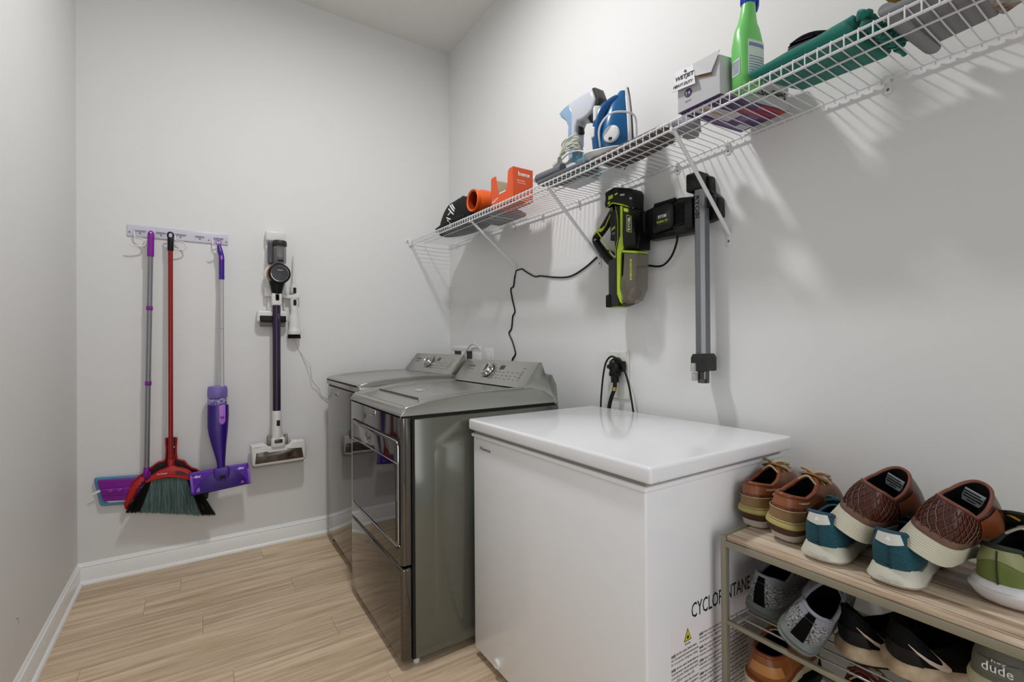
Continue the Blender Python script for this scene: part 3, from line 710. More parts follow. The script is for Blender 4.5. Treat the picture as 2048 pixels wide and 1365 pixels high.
m = MB(); m.lathe([(0.036, 0), (0.0385, 0.004), (0.0385, 0.022), (0.035, 0.032), (0.001, 0.034)], (0.405, 1.765, 0.095), (0, 1, 0), 32); t.part('bin_lid', m, DKGREY, bin_)
t.part('inner_filter', MB().cyl((0.405, 1.70, 0.095), (0.405, 1.765, 0.095), 0.021, n=24), mat('filter_beige', (170, 164, 152), 0.6), bin_)
t.part('bin_latch', MB().bx(0.390, 0.420, 1.672, 1.684, 0.126, 0.134, 0.002), BLACK, bin_)
t.part('battery', MB().bx(0.343, 0.372, 1.66, 1.79, 0.055, 0.10, 0.008, 3), mat('battery_smoke', (70, 72, 78), 0.3), label='dark grey battery beside the bin')
t.part('motor_ring', MB().lathe([(0.060, 0), (0.064, 0.006), (0.064, 0.03), (0.061, 0.034)], (0.388, 1.60, 0.045), (0.02, 0.02, 1), 48), WV)
t.part('copper_ring', MB().lathe([(0.055, 0.03), (0.058, 0.032), (0.058, 0.055), (0.055, 0.057)], (0.390, 1.60, 0.045), (0.08, 0.02, 1), 48), mat('copper', (158, 108, 74), 0.3, 0.8))
mo = t.part('motor_cover', MB().lathe([(0.054, 0.05), (0.059, 0.054), (0.059, 0.082), (0.054, 0.088), (0.047, 0.089), (0.046, 0.088), (0.001, 0.088)], (0.400, 1.602, 0.045), (0, 0, 1), 48), BLACK)
t.part('display_disc', MB().lathe([(0.045, 0.0885), (0.001, 0.0892)], (0.400, 1.602, 0.045), (0, 0, 1), 48), mat('display_grey', (52, 53, 56), 0.25), mo)
m = MB(); m.tube([(0.400+0.046*math.cos(a), 1.602+0.046*math.sin(a), 0.134) for a in [2*PI*i/40 for i in range(40)]], 0.0012, 6, closed=True, smooth=False); t.part('display_ring', m, CHROME, mo)
t.text('display_lettering', 'TINECO', WHITEINK, (0.386, 1.618, 0.1345), (1, 0, 0), (0, 1, 0), 0.03, 0.0055, mo, bold=0.01)
m = MB(); m.loft([[(0.391+w*math.cos(q)*sx, v, z+dz*math.sin(q)) for q in [2*PI*i/24 for i in range(24)]] for v, w, sx, z, dz in ((1.56, 0.044, 1, 0.085, 0.034), (1.53, 0.036, 1, 0.08, 0.03), (1.487, 0.026, 1, 0.075, 0.024))]); t.part('neck', m, BLACK)
co = t.part('wand_coupling', MB().box((0.389, 1.454, 0.075), (0.054, 0.072, 0.044), 0.008, 3), WV)
t.part('release_button', MB().box((0.391, 1.466, 0.098), (0.020, 0.036, 0.006), 0.0029, 3).box((0.391, 1.466, 0.0985), (0.012, 0.030, 0.005), 0.002), BLACK, co)
wd = t.part('wand', MB().cyl((0.3885, 1.42, 0.075), (0.3865, 0.795, 0.085), 0.0215, n=32), PLUM)
t.text('wand_lettering', 'TINECO', mat('silver_ink', (150, 146, 156), 0.4), (0.3935, 1.372, 0.0975), (0, -1, 0), (1, 0, 0), 0.034, 0.0055, wd, bold=0.01)
m = MB(); m.loft([[(0.387+w*math.cos(q), v, 0.083+d*math.sin(q)) for q in [2*PI*i/24 for i in range(24)]] for v, w, d in ((0.803, 0.0245, 0.024), (0.795, 0.0265, 0.026), (0.72, 0.026, 0.026), (0.68, 0.029, 0.03), (0.645, 0.030, 0.032), (0.60, 0.030, 0.032))]); el = t.part('elbow', m, WV)
t.part('release_button', MB().box((0.391, 0.732, 0.1075), (0.018, 0.034, 0.006), 0.0029, 3), BLACK, el)
for x in (0.345, 0.435):
    t.part('wheel', MB().cyl((x-0.009, 0.627, 0.075), (x+0.009, 0.627, 0.075), 0.033, n=32, bev=0.004), mat('wheel_grey', (128, 124, 116), 0.6))
t.part('pivot', MB().box((0.391, 0.618, 0.09), (0.076, 0.060, 0.05), 0.012, 3), WV)
t.part('pivot_window', MB().box((0.391, 0.628, 0.1145), (0.042, 0.022, 0.006), 0.0028, 3), mat('smoke_window', (60, 54, 48), 0.15))
fp_ = [(0.250, 0.614), (0.319, 0.620), (0.340, 0.603), (0.448, 0.600), (0.462, 0.622), (0.530, 0.616), (0.541, 0.60), (0.545, 0.53), (0.538, 0.503), (0.523, 0.495), (0.272, 0.492), (0.255, 0.500)]
m = MB(); m.prism(fp_, 0.03, 0.105, 0.012, 4); fh = t.part('floor_head', m, WV, angle=40)
m = MB(); m.prism([(0.277, 0.570), (0.335, 0.574), (0.341, 0.567), (0.436, 0.570), (0.442, 0.578), (0.518, 0.574), (0.528, 0.514), (0.270, 0.508)], 0.098, 0.1065, 0.002); t.part('roller_window', m, mat('brown_smoke', (98, 88, 74), 0.12, vary=0.55, vscale=24, dark=(58, 46, 32)), fh)
m = MB(); m.prism([(0.258, 0.499), (0.530, 0.502), (0.528, 0.488), (0.262, 0.485)], 0.035, 0.098, 0.003); t.part('bumper', m, mat('bumper_grey', (150, 145, 138), 0.5), fh)
t.text('head_lettering', 'TINECO', GREYINK, (0.264, 0.600, 0.1053), (1, 0.03, 0), (0, 1, 0), 0.036, 0.004, fh)
# accessories
t = Thing('crevice_tool', 'thin white crevice nozzle standing on the dock beside the round motor', 'vacuum nozzle', (0.488, YB, 1.5), F_B, (0.488, 1.5, 0))
m = MB(); m.loft([[(0.488+w*math.cos(q), v, 0.03+d*math.sin(q)) for q in [2*PI*i/20 for i in range(20)]] for v, w, d in ((1.502, 0.017, 0.017), (1.53, 0.020, 0.019), (1.545, 0.017, 0.016), (1.56, 0.0105, 0.014), (1.64, 0.007, 0.013), (1.722, 0.004, 0.010), (1.726, 0.002, 0.008))]); b = t.part('nozzle', m, WV)
t.part('release_button', MB().box((0.492, 1.517, 0.048), (0.017, 0.034, 0.006), 0.0029, 3), BLACK, b)
t = Thing('dusting_brush', 'white dusting brush with black bristles hanging from the dock arm', 'vacuum nozzle', (0.49, YB, 1.46), F_B, (0.49, 1.46, 0))
m = MB(); m.loft([[(0.490+w*math.cos(q), v, 0.034+d*math.sin(q)) for q in [2*PI*i/28 for i in range(28)]] for v, w, d in ((1.466, 0.022, 0.019), (1.445, 0.024, 0.02), (1.39, 0.018, 0.017), (1.355, 0.028, 0.024), (1.30, 0.031, 0.027), (1.278, 0.033, 0.028), (1.275, 0.036, 0.03), (1.262, 0.037, 0.031), (1.25, 0.035, 0.029))]); b = t.part('nozzle', m, WV)
t.part('release_button', MB().box((0.492, 1.443, 0.055), (0.017, 0.034, 0.006), 0.0029, 3), BLACK, b)
m = MB(); rnd = random.Random(9)
for i in range(260):
    q = rnd.uniform(0, 2*PI); r = 0.7+0.3*rnd.random()
    a = (0.490+0.034*r*math.cos(q), 1.252, 0.034+0.028*r*math.sin(q)); c = (0.490+0.036*r*math.cos(q+.1), 1.226+rnd.uniform(0, .004), 0.034+0.030*r*math.sin(q+.1))
    m.tube([a, c], 0.0011, 3)
t.part('bristles', m, BLKB, kind='stuff', angle=80)
t = Thing('mini_power_brush', 'small white motorised brush with dark window behind the plum tube', 'vacuum nozzle', (0.37, YB, 1.35), F_B, (0.37, 1.35, 0))
m = MB(); m.prism(rpoly([(0.290, 1.388), (0.448, 1.390), (0.452, 1.326), (0.288, 1.322)], 0.014), 0.006, 0.062, 0.010, 3); b = t.part('housing', m, WV)
t.part('roller_window', MB().bx(0.302, 0.443, 1.323, 1.360, 0.03, 0.0655, 0.006, 3), BLACK, b)
t.part('roller', MB().cyl((0.306, 1.313, 0.036), (0.438, 1.313, 0.036), 0.017, n=20), mat('roller_grey', (120, 118, 112), 0.6), b)
t.part('connector', MB().bx(0.352, 0.425, 1.38, 1.41, 0.028, 0.055, 0.006), WV)
m = MB(); m.tube([(a, b, 0.003) for a, b in ((0.44, 1.40), (0.46, 1.33), (0.475, 1.26), (0.498, 1.213), (0.521, 1.153), (0.537, 1.122), (0.56, 1.057), (0.58, 0.996), (0.596, 0.922), (0.62, 0.903), (0.651, 0.853), (0.72, 0.80))], 0.0016, 6)
m.tube([(a, b, 0.004+c) for a, b, c in ((0.525, 1.147, 0), (0.560, 1.092, 0.012), (0.584, 1.065, 0.016), (0.590, 1.0, 0.004), (0.600, 0.961, 0), (0.637, 0.911, 0.002), (0.651, 0.866, 0), (0.73, 0.82, 0))], 0.0016, 6)
single('dock_cord', m, mat('thin_white_cord', (206, 205, 200), 0.5), 'thin white charging cord running down from the vacuum dock behind the washer', 'cord', (0.44, YB, 1.40), F_B, (0.44, 1.40, 0))
# ================================================================ right wall fittings (frame: -Y, height, distance from wall)
LIME = mat('lime_plastic', (176, 204, 36), 0.4)
def RW(name, label, cat, u, v, group=None): return Thing(name, label, cat, (XR, -u, v), F_R, (u, v, 0), group)
t = RW('washer_box', 'white recessed water outlet box with two dark openings above the washing machine', 'outlet box', -2.9, 1.10)
m = MB(); m.bx(-3.115, -2.700, 1.135, 1.163, 0, 0.010, 0.002); m.bx(-3.115, -3.085, 0.9752, 1.1348, 0, 0.010, 0.001); m.bx(-2.972, -2.905, 0.9752, 1.1348, 0, 0.010, 0.001); m.bx(-2.812, -2.700, 0.9752, 1.1348, 0, 0.010, 0.001); m.bx(-3.115, -2.700, 0.945, 0.975, 0, 0.010, 0.002)
t.part('frame', m, WHITEP)
t.part('opening', MB().bx(-3.086, -2.97, 0.97, 1.137, 0, 0.002), DKGREY); t.part('opening', MB().bx(-2.906, -2.811, 0.97, 1.137, 0, 0.002), DKGREY)
m = MB(); m.tube([(-2.905, 0.96, 0.04), (-2.892, 1.05, 0.045), (-2.870, 1.11, 0.04), (-2.835, 1.155, 0.03), (-2.80, 1.178, 0.026), (-2.762, 1.186, 0.024), (-2.735, 1.178, 0.02), (-2.72, 1.155, 0.008)], 0.005, 8)
single('supply_hose', m, mat('white_hose', (212, 212, 208), 0.4), 'thin white looped hose above the washer water outlet box', 'hose', (XR, 2.9, 1.10), F_R, (-2.9, 1.10, 0))
t = RW('outlet_plate', 'white outlet plate half hidden behind the dryer console', 'outlet', -2.6, 1.10)
t.part('plate', MB().bx(-2.674, -2.55, 1.03, 1.152, 0, 0.006, 0.002), WHITEP)
t.part('socket', MB().bx(-2.635, -2.59, 1.05, 1.125, 0.005, 0.0075, 0.002), WHITEP)
t = RW('dryer_outlet', 'large white outlet plate above the freezer with the thick black plug', 'outlet', -1.483, 1.05)
t.part('plate', MB().bx(-1.548, -1.424, 0.94, 1.149, 0, 0.007, 0.003, 3), mat('ivory_plate', (214, 214, 206), 0.35))
t.part('socket', MB().cyl((-1.478, 1.065, 0.005), (-1.478, 1.065, 0.010), 0.036, n=32), mat('ivory_socket', (196, 196, 188), 0.4))
t.part('screw', MB().sphere((-1.483, 1.14, 0.007), 0.003), WHITEP)
t = RW('power_plug', 'thick black angled plug with a heavy cord, in the outlet above the freezer', 'plug', -1.478, 1.09)
m = MB(); m.lathe([(0.030, 0.010), (0.034, 0.016), (0.033, 0.034), (0.026, 0.050), (0.014, 0.060), (0.001, 0.062)], (-1.478, 1.085, 0), (0, 0, 1), 28, squash=(1.15, 0.85), up=(0, 1, 0))
m.box((-1.478, 1.052, 0.035), (0.044, 0.026, 0.036), 0.008); m.cyl((-1.478, 1.045, 0.035), (-1.478, 1.015, 0.035), 0.017, 0.0145, 20)
b = t.part('plug_body', m, BLACK)
m = MB()
for i in range(4): m.cyl((-1.478, 1.043-i*0.008, 0.035), (-1.478, 1.039-i*0.008, 0.035), 0.0185, n=20)
t.part('strain_relief', m, SOFTBLACK, b)
t.part('side_wing', MB().box((-1.440, 1.085, 0.022), (0.016, 0.046, 0.022), 0.006), BLACK, b)
t.part('finger_hole', MB().cyl((-1.492, 1.083, 0.055), (-1.492, 1.083, 0.062), 0.009, n=20), SOFTBLACK, b)
c = t.part('heavy_cord', MB().tube([(-1.478, 1.02, 0.035), (-1.479, 0.987, 0.037), (-1.497, 0.947, 0.038), (-1.515, 0.899, 0.034), (-1.53, 0.82, 0.026), (-1.54, 0.70, 0.02)], 0.0085, 12), BLACK)
t.part('brass_clip', MB().cyl((-1.479, 0.995, 0.0365), (-1.483, 0.979, 0.0375), 0.0102, n=20), mat('brass', (186, 158, 96), 0.3, 0.9), c)
m = MB(); m.tube([(-1.580, 0.80, 0.02), (-1.574, 0.895, 0.028), (-1.562, 0.979, 0.032), (-1.544, 1.052, 0.038), (-1.516, 1.104, 0.048), (-1.476, 1.128, 0.055), (-1.441, 1.108, 0.046), (-1.416, 1.058, 0.036), (-1.397, 0.992, 0.032), (-1.381, 0.896, 0.028), (-1.37, 0.78, 0.02)], 0.0042, 10)
single('looped_cord', m, BLACK, 'thin black cord looped over the thick plug above the freezer', 'cord', (XR, 1.478, 1.12), F_R, (-1.478, 1.12, 0))
# charger cord stapled along the wall
m = MB(); m.tube([(a, b, 0.005) for a, b in ((-2.345, 1.03), (-2.332, 1.09), (-2.300, 1.123), (-2.304, 1.148), (-2.33, 1.2), (-2.365, 1.248), (-2.337, 1.278), (-2.324, 1.346), (-2.301, 1.375), (-2.327, 1.446), (-2.342, 1.508), (-2.314, 1.522), (-2.302, 1.568), (-2.287, 1.6))]+[(-2.283, 1.609, 0.006)]+[(a, b, 0.005) for a, b in ((-2.271, 1.611), (-2.226, 1.612), (-2.198, 1.597), (-2.155, 1.576), (-2.107, 1.555), (-2.08, 1.551), (-2.052, 1.551), (-1.923, 1.528), (-1.804, 1.519), (-1.695, 1.548), (-1.603, 1.589), (-1.53, 1.60), (-1.45, 1.53))]+[(-1.36, 1.505, 0.01), (-1.307, 1.502, 0.014), (-1.257, 1.491, 0.02), (-1.22, 1.494, 0.022), (-1.183, 1.523, 0.024), (-1.155, 1.573, 0.03), (-1.150, 1.612, 0.035)], 0.0042, 8, k=4)
single('power_cable', m, BLACK, 'black charger cord wandering along the wall under the shelf down behind the dryer', 'cord', (XR, 2.0, 1.55), F_R, (-2.0, 1.55, 0))

# charger dock
BK2 = mat('charger_black', (13, 13, 14), 0.4, spec=0.35)
t = RW('charger_dock', 'black ribbed vacuum charger dock between lime hand vacuum and grey tube', 'charger', -1.17, 1.66)
m = MB(); m.prism(rpoly([(-1.287, 1.716), (-1.245, 1.722), (-1.128, 1.728), (-1.060, 1.716), (-1.060, 1.588), (-1.130, 1.590), (-1.276, 1.595)], 0.01), 0, 0.055, 0.008, 3); b = t.part('housing', m, BK2)
m = MB(); m.prism(rpoly([(-1.240, 1.712), (-1.160, 1.716), (-1.140, 1.700), (-1.140, 1.632), (-1.155, 1.615), (-1.240, 1.610)], 0.008), 0.05, 0.072, 0.006, 2); f = t.part('front_panel', m, BK2)
t.part('label_plate', MB().bx(-1.226, -1.150, 1.634, 1.686, 0.071, 0.0735, 0.001), mat('label_black', (9, 9, 9), 0.25), f)
t.text('lettering', 'RYOBI', WHITEINK, (-1.207, 1.663, 0.0737), (1, 0, 0), (0, 1, 0), 0.038, 0.012, f, bold=0.03)
t.text('lime_lettering', 'freedom 18v', LIME, (-1.214, 1.645, 0.0737), (1, 0.03, 0), (0, 1, 0), 0.052, 0.010, f, bold=0.03)
for i in range(11): t.part('rib', MB().box((-1.118, 1.626+i*0.0078, 0.058), (0.036, 0.0042, 0.012), 0.0012, 1), BK2, b)
for i in range(9):
    t.part('rib', MB().tube([(-1.242, 1.608-i*0.0016+0.012, 0.056), (-1.20, 1.602-i*0.001, 0.063-i*0.003), (-1.15, 1.603, 0.066-i*0.003)], 0.0012, 6), BK2, b)
for i in range(12): t.part('rib', MB().box((-1.235+i*0.0085, 1.722, 0.058), (0.003, 0.018, 0.010), 0.001, 1, rot=Rz(-20)), BK2, b)
m = MB(); m.bx(-1.098, -1.062, 1.60, 1.71, 0.05, 0.066, 0.006); t.part('end_block', m, BK2)
m = MB(); m.bx(-1.300, -1.276, 1.60, 1.712, 0.02, 0.070, 0.008); t.part('contact_shoe', m, BLACK)
t.part('cord_relief', MB().cyl((-1.150, 1.632, 0.06), (-1.150, 1.600, 0.04), 0.008, 0.006, 16), BLACK)

# hand vacuum
t = RW('hand_vacuum', 'black and lime green hand vacuum with clear dust bin hanging from the charger dock', 'vacuum cleaner', -1.36, 1.6); t.squash = 0.78; t.xf = lambda u: u if u < -1.44 else -1.44+(u+1.44)*0.83
m = MB(); m.prism(rpoly([(-1.452, 1.822), (-1.392, 1.832), (-1.285, 1.803), (-1.270, 1.785), (-1.272, 1.720), (-1.33, 1.742), (-1.402, 1.766), (-1.450, 1.758), (-1.456, 1.775), (-1.45, 1.792)], 0.006), 0.05, 0.135, 0.010, 3); bt = t.part('battery', m, BLACK)
for (x0, x1, y0, y1) in ((-1.430, -1.400, 1.786, 1.801), (-1.385, -1.368, 1.796, 1.801), (-1.435, -1.420, 1.768, 1.777)):
    t.part('lime_mark', MB().prism([(x0, y0), (x1, y0+0.003), (x1, y1+0.003), (x0, y1)], 0.134, 0.1362), LIME, bt)
for (x0, x1, y) in ((-1.350, -1.322, 1.786), (-1.290, -1.275, 1.760)):
    t.part('grey_mark', MB().prism([(x0, y), (x1, y-0.004), (x1, y+0.004), (x0, y+0.008)], 0.134, 0.1362), mat('mark_grey', (170, 170, 175), 0.4), bt)
m = MB(); m.tube([(-1.455, 1.758, 0.128), (-1.402, 1.769, 0.136), (-1.33, 1.745, 0.136), (-1.272, 1.722, 0.130)], 0.0028, 8, smooth=False); t.part('lime_line', m, LIME, bt)
body = [(-1.395, 1.764), (-1.33, 1.742), (-1.266, 1.718), (-1.258, 1.660), (-1.240, 1.605), (-1.240, 1.556), (-1.318, 1.562), (-1.342, 1.54), (-1.345, 1.40), (-1.335, 1.345), (-1.372, 1.338), (-1.392, 1.40), (-1.392, 1.53), (-1.398, 1.57), (-1.398, 1.62), (-1.392, 1.69)]
m = MB(); m.prism(body, 0.035, 0.135, 0.014, 3); t.part('body', m, BLACK, angle=30)
# motor pod
m = MB(); m.prism(rpoly([(-1.312, 1.735), (-1.265, 1.712), (-1.256, 1.658), (-1.242, 1.61), (-1.244, 1.567), (-1.318, 1.570), (-1.322, 1.63)], 0.01), 0.12, 0.155, 0.010, 3); pd = t.part('motor_pod', m, BLACK)
lb = [(-1.292, 1.696), (-1.264, 1.684), (-1.264, 1.622), (-1.292, 1.630)]
m = MB(); m.tube([(a, b, 0.155) for a, b in rpoly(lb, 0.004)], 0.0013, 6, closed=True, smooth=False); t.part('label_frame', m, LIME, pd)
t.text('lettering', 'RYOBI', WHITEINK, (-1.270, 1.632, 0.1552), (0, 1, 0), (-1, 0, 0), 0.050, 0.016, pd, bold=0.02)
t.part('release_button', MB().prism(rpoly([(-1.309, 1.727), (-1.281, 1.717), (-1.280, 1.704), (-1.308, 1.712)], 0.003), 0.15, 0.158, 0.002), LIME, pd)
st = [(-1.347, 1.745), (-1.331, 1.739), (-1.331, 1.645), (-1.322, 1.602), (-1.326, 1.573), (-1.346, 1.546), (-1.352, 1.408), (-1.339, 1.376), (-1.340, 1.345), (-1.352, 1.352), (-1.372, 1.387), (-1.371, 1.567), (-1.357, 1.605), (-1.347, 1.625)]
t.part('lime_stripe', MB().prism(st, 0.13, 0.142, 0.003), LIME)
m = MB(); m.tube([(-1.386, 1.752, 0.132), (-1.372, 1.718, 0.137), (-1.366, 1.68, 0.137), (-1.366, 1.612, 0.137), (-1.382, 1.575, 0.137), (-1.384, 1.54, 0.135)], 0.0018, 6, smooth=False); t.part('lime_line', m, LIME)
# nozzle
m = MB(); m.prism(rpoly([(-1.444, 1.53), (-1.385, 1.545), (-1.376, 1.50), (-1.374, 1.352), (-1.378, 1.338), (-1.452, 1.339), (-1.453, 1.386), (-1.444, 1.394)], 0.005), 0.045, 0.125, 0.012, 3); nz = t.part('nozzle', m, DKGREY)
t.part('nozzle_tip', MB().prism(rpoly([(-1.456, 1.388), (-1.43, 1.392), (-1.428, 1.337), (-1.456, 1.337)], 0.004), 0.05, 0.132, 0.004), BLACK, nz)
t.part('nozzle_rim', MB().bx(-1.448, -1.385, 1.3345, 1.3385, 0.052, 0.120, 0.001), LIME, nz)
# handle: a bent grip with a hollow inside
m = MB(); m.tube([(-1.425, 1.755, 0.085), (-1.450, 1.735, 0.085), (-1.490, 1.695, 0.085), (-1.525, 1.667, 0.085), (-1.548, 1.650, 0.085), (-1.542, 1.628, 0.085), (-1.510, 1.590, 0.085), (-1.470, 1.545, 0.085), (-1.420, 1.515, 0.085)], lambda s: (0.0235, 0.016+0.010*abs(s-0.5)), 16, flat=(0, 0, 1))
hn = t.part('handle', m, BLACK, angle=60)
m = MB(); m.tube([(-1.536, 1.668, 0.110), (-1.520, 1.672, 0.112), (-1.502, 1.652, 0.112), (-1.478, 1.620, 0.111), (-1.450, 1.585, 0.111), (-1.420, 1.548, 0.111), (-1.405, 1.540, 0.112), (-1.398, 1.552, 0.116), (-1.396, 1.60, 0.130)], lambda s: 0.0042-0.002*min(1, s*2.2), 8); t.part('handle_line', m, LIME, hn)
m = MB(); m.prism([(-1.520, 1.690), (-1.492, 1.682), (-1.480, 1.690), (-1.482, 1.677), (-1.500, 1.668), (-1.52, 1.675)], 0.104, 0.112, 0.002); t.part('lime_band', m, LIME, hn)
m = MB(); m.tube([(-1.478, 1.683, 0.107), (-1.452, 1.715, 0.110), (-1.432, 1.742, 0.110), (-1.428, 1.755, 0.110), (-1.440, 1.760, 0.106)], 0.0022, 8); t.part('grip_line', m, LIME, hn)
t.part('end_cap', MB().sphere((-1.545, 1.640, 0.09), 0.015, (0.8, 1.2, 1.2)), mat('end_cap_grey', (150, 150, 152), 0.35), hn)
# trigger column inside the hollow
m = MB(); m.prism(rpoly([(-1.438, 1.74), (-1.39, 1.75), (-1.392, 1.62), (-1.44, 1.618), (-1.436, 1.66), (-1.442, 1.69)], 0.006), 0.05, 0.115, 0.01, 3); tr = t.part('switch_column', m, BLACK)
t.part('trigger', MB().sphere((-1.445, 1.672, 0.085), 0.014, (0.9, 1.4, 1)), BLACK, tr)
t.text('switch_lettering', '+ON', mat('mark_grey', (170, 170, 175), 0.4), (-1.428, 1.640, 0.1152), (1, 0.04, 0), (0, 1, 0), 0.026, 0.010, tr, bold=0.02)
t.part('switch_mark', MB().prism([(-1.430, 1.658), (-1.404, 1.666), (-1.404, 1.676), (-1.426, 1.668)], 0.114, 0.1165), LIME, tr)
# clear bin
bn = [(-1.322, 1.553), (-1.241, 1.541), (-1.241, 1.53), (-1.246, 1.400), (-1.277, 1.356), (-1.312, 1.345), (-1.338, 1.350), (-1.348, 1.42), (-1.340, 1.455), (-1.33, 1.46)]
GB = mat('bin_clear', (130, 122, 110), 0.08, alpha=0.55)
bb = t.part('dust_bin', MB().prism(bn, 0.05, 0.148, 0.012, 3), GB, angle=30)
m = MB(); m.prism([(-1.325, 1.560), (-1.241, 1.546), (-1.241, 1.537), (-1.325, 1.551)], 0.06, 0.153, 0.004); t.part('bin_band', m, LIME, bb)
m = MB(); m.prism([(-1.328, 1.545), (-1.300, 1.543), (-1.300, 1.44), (-1.328, 1.40), (-1.338, 1.42)], 0.07, 0.12, 0.006); t.part('filter', m, mat('filter_brown', (78, 72, 66), 0.8), bb)
m = MB(); m.sphere((-1.290, 1.385, 0.098), 0.03, (1, 0.8, 1.0)); m.sphere((-1.315, 1.37, 0.098), 0.02, (1, 0.7, 1)); t.part('dust', m, mat('dust_grey', (120, 108, 94), 0.95, bump=1, bscale=150, vary=0.4, vscale=80), bb)
t.text('bin_lettering', 'EVERCHARGE', mat('yellow_lime_ink', (196, 200, 30), 0.45), (-1.268, 1.436, 0.1483), (0, 1, 0), (-1, 0, 0), 0.083, 0.0135, bb, bold=0.03)

# bracket and tube
t = RW('tube_bracket', 'black wall bracket holding the top of the grey vacuum tube', 'bracket', -1.03, 1.7)
m = MB(); m.prism(rpoly([(-1.081, 1.792), (-1.060, 1.797), (-1.012, 1.780), (-1.008, 1.724), (-0.976, 1.694), (-0.974, 1.626), (-1.021, 1.617), (-1.080, 1.622)], 0.006), 0, 0.035, 0.005); t.part('base', m, BK2)
t.part('upper_block', MB().bx(-1.076, -1.020, 1.726, 1.792, 0.02, 0.085, 0.008, 3), BK2)
t.part('side_clip', MB().bx(-1.012, -0.982, 1.66, 1.70, 0.02, 0.06, 0.006, 3), BK2)
t = RW('vacuum_tube', 'long grey metal vacuum extension tube hanging upright on the right wall', 'vacuum tube', -1.015, 1.05)
GUN = mat('gunmetal', (122, 124, 126), 0.34, 0.6)
oct_ = [(-1.045, 0.055), (-1.042, 0.080), (-1.038, 0.083), (-1.018, 0.083), (-1.008, 0.072), (-1.006, 0.048), (-1.012, 0.038), (-1.038, 0.038)]
m = MB(); m.loft([[(a, v, w) for a, w in oct_] for v in (1.725, 1.145)]); tb = t.part('tube', m, GUN, angle=15)
t.text('lettering', 'RYOBI', INK, (-1.0370, 1.703, 0.0832), (0, -1, 0), (1, 0, 0), 0.078, 0.0165, tb, bold=0.02)
m = MB(); m.prism(rpoly([(-1.053, 1.133), (-1.046, 1.146), (-1.005, 1.148), (-0.996, 1.136), (-0.996, 1.087), (-1.053, 1.083)], 0.004), 0.026, 0.095, 0.006, 2); t.part('end_collar', m, DKGREY)
m = MB(); m.cyl((-1.026, 1.09, 0.06), (-1.026, 1.043, 0.06), 0.020, 0.0195, 24, 0.002); t.part('end_tip', m, mat('dark_chrome', (96, 94, 88), 0.15, 0.9))
t.part('latch_button', MB().bx(-1.049, -1.031, 1.084, 1.114, 0.085, 0.104, 0.003), mat('light_grey_button', (176, 176, 174), 0.35)); t.part('latch_lever', MB().bx(-1.048, -1.031, 1.052, 1.080, 0.082, 0.100, 0.003), mat('light_grey_button', (176, 176, 174), 0.35))

# ================================================================ wire shelf (world coordinates)
def zs(y): return interp([(-0.4, 1.892), (0.49, 1.892), (0.96, 1.884), (1.34, 1.874), (1.98, 1.880), (2.6, 1.892), (3.16, 1.905)], y)
SX0, SX1 = 1.249, 1.537
t = Thing('wire_shelf', 'long white wire shelf with a ladder-like front lip along the right wall', 'shelf', (XR, 1.4, 1.886), F_W, (XR, 1.4, 1.886))
ys = [3.15-i*0.12 for i in range(29)]
m = MB(); m.tube([(SX0, y, zs(y)) for y in ys], 0.0036, 8, smooth=False); t.part('front_rail', m, WIRE)
m = MB(); m.tube([(SX0-0.001, y, zs(y)-0.026) for y in ys], 0.0036, 8, smooth=False); t.part('lip_rail', m, WIRE)
m = MB(); m.tube([(SX1, y, zs(y)-0.0045) for y in ys], 0.0036, 8, smooth=False); t.part('back_rail', m, WIRE)
for xx in (1.345,):
    m = MB(); m.tube([(xx, y, zs(y)-0.0058) for y in ys], 0.0026, 8, smooth=False); t.part('mid_rail', m, WIRE)
# one bent wire, shared by all
wm = MB(); wm.tube([(SX0-0.004, 0, -0.028), (SX0-0.0045, 0, -0.004), (SX0-0.001, 0, 0.0042), (SX0+0.006, 0, 0.0038), (SX0+0.15, 0, 0.0005), (SX1, 0, 0.0015), (SX1+0.006, 0, -0.002), (SX1+0.007, 0, -0.012)], 0.00165, 6, smooth=False)
wmesh = wm.mesh('deck_wire', WIRE, 60, Vector((XR, 0, 0)))
y = 3.135
while y > -0.2:
    o = bpy.data.objects.new('deck_wire', wmesh); COL.objects.link(o); o.parent = t.o; o.location = (0, y-1.4, zs(y)-1.886)
    y -= 0.0282
# braces: flat tube from the lip to the wall with a screwed end plate
for y, zb in ((2.285, 1.608), (1.60, 1.562), (0.961, 1.548)):
    m = MB(); m.tube([(SX0+0.004, y, zs(y)-0.028), (SX0+0.02, y, zs(y)-0.040), (XR-0.012, y, zb+0.03), (XR-0.003, y, zb+0.015)], lambda s: (0.0035+0.0035*min(1, min(s, 1-s)*8), 0.009-0.0025*min(1, min(s, 1-s)*8)), 10, smooth=False, flat=(1, 0, 1))
    b = t.part('brace', m, WIRE, angle=60)
    t.part('hook_end', MB().tube([(SX0-0.007, y, zs(y)-0.020), (SX0-0.006, y, zs(y)-0.034), (SX0+0.006, y, zs(y)-0.031)], (0.006, 0.002), 8, flat=(0, 1, 0)), WIRE, b)
    t.part('end_plate', MB().bx(XR-0.0035, XR, y-0.010, y+0.010, zb-0.028, zb+0.018, 0.0015), WIRE, b)
    t.part('screw', MB().sphere((XR-0.0035, y, zb-0.008), 0.0042, (0.5, 1, 1), 12), SCREW, b)
for y in (3.025, 2.287, 2.023, 1.732, 1.456, 1.171, 0.961, 0.50, 0.1):
    z = zs(y)-0.005
    c = t.part('wall_clip', MB().box((XR-0.010, y, z), (0.020, 0.014, 0.018), 0.003).bx(XR-0.004, XR, y-0.008, y+0.008, z-0.035, z-0.004, 0.0015), WHITEP)
    t.part('screw', MB().sphere((XR-0.004, y, z-0.024), 0.004, (0.5, 1, 1), 12), SCREW, c)
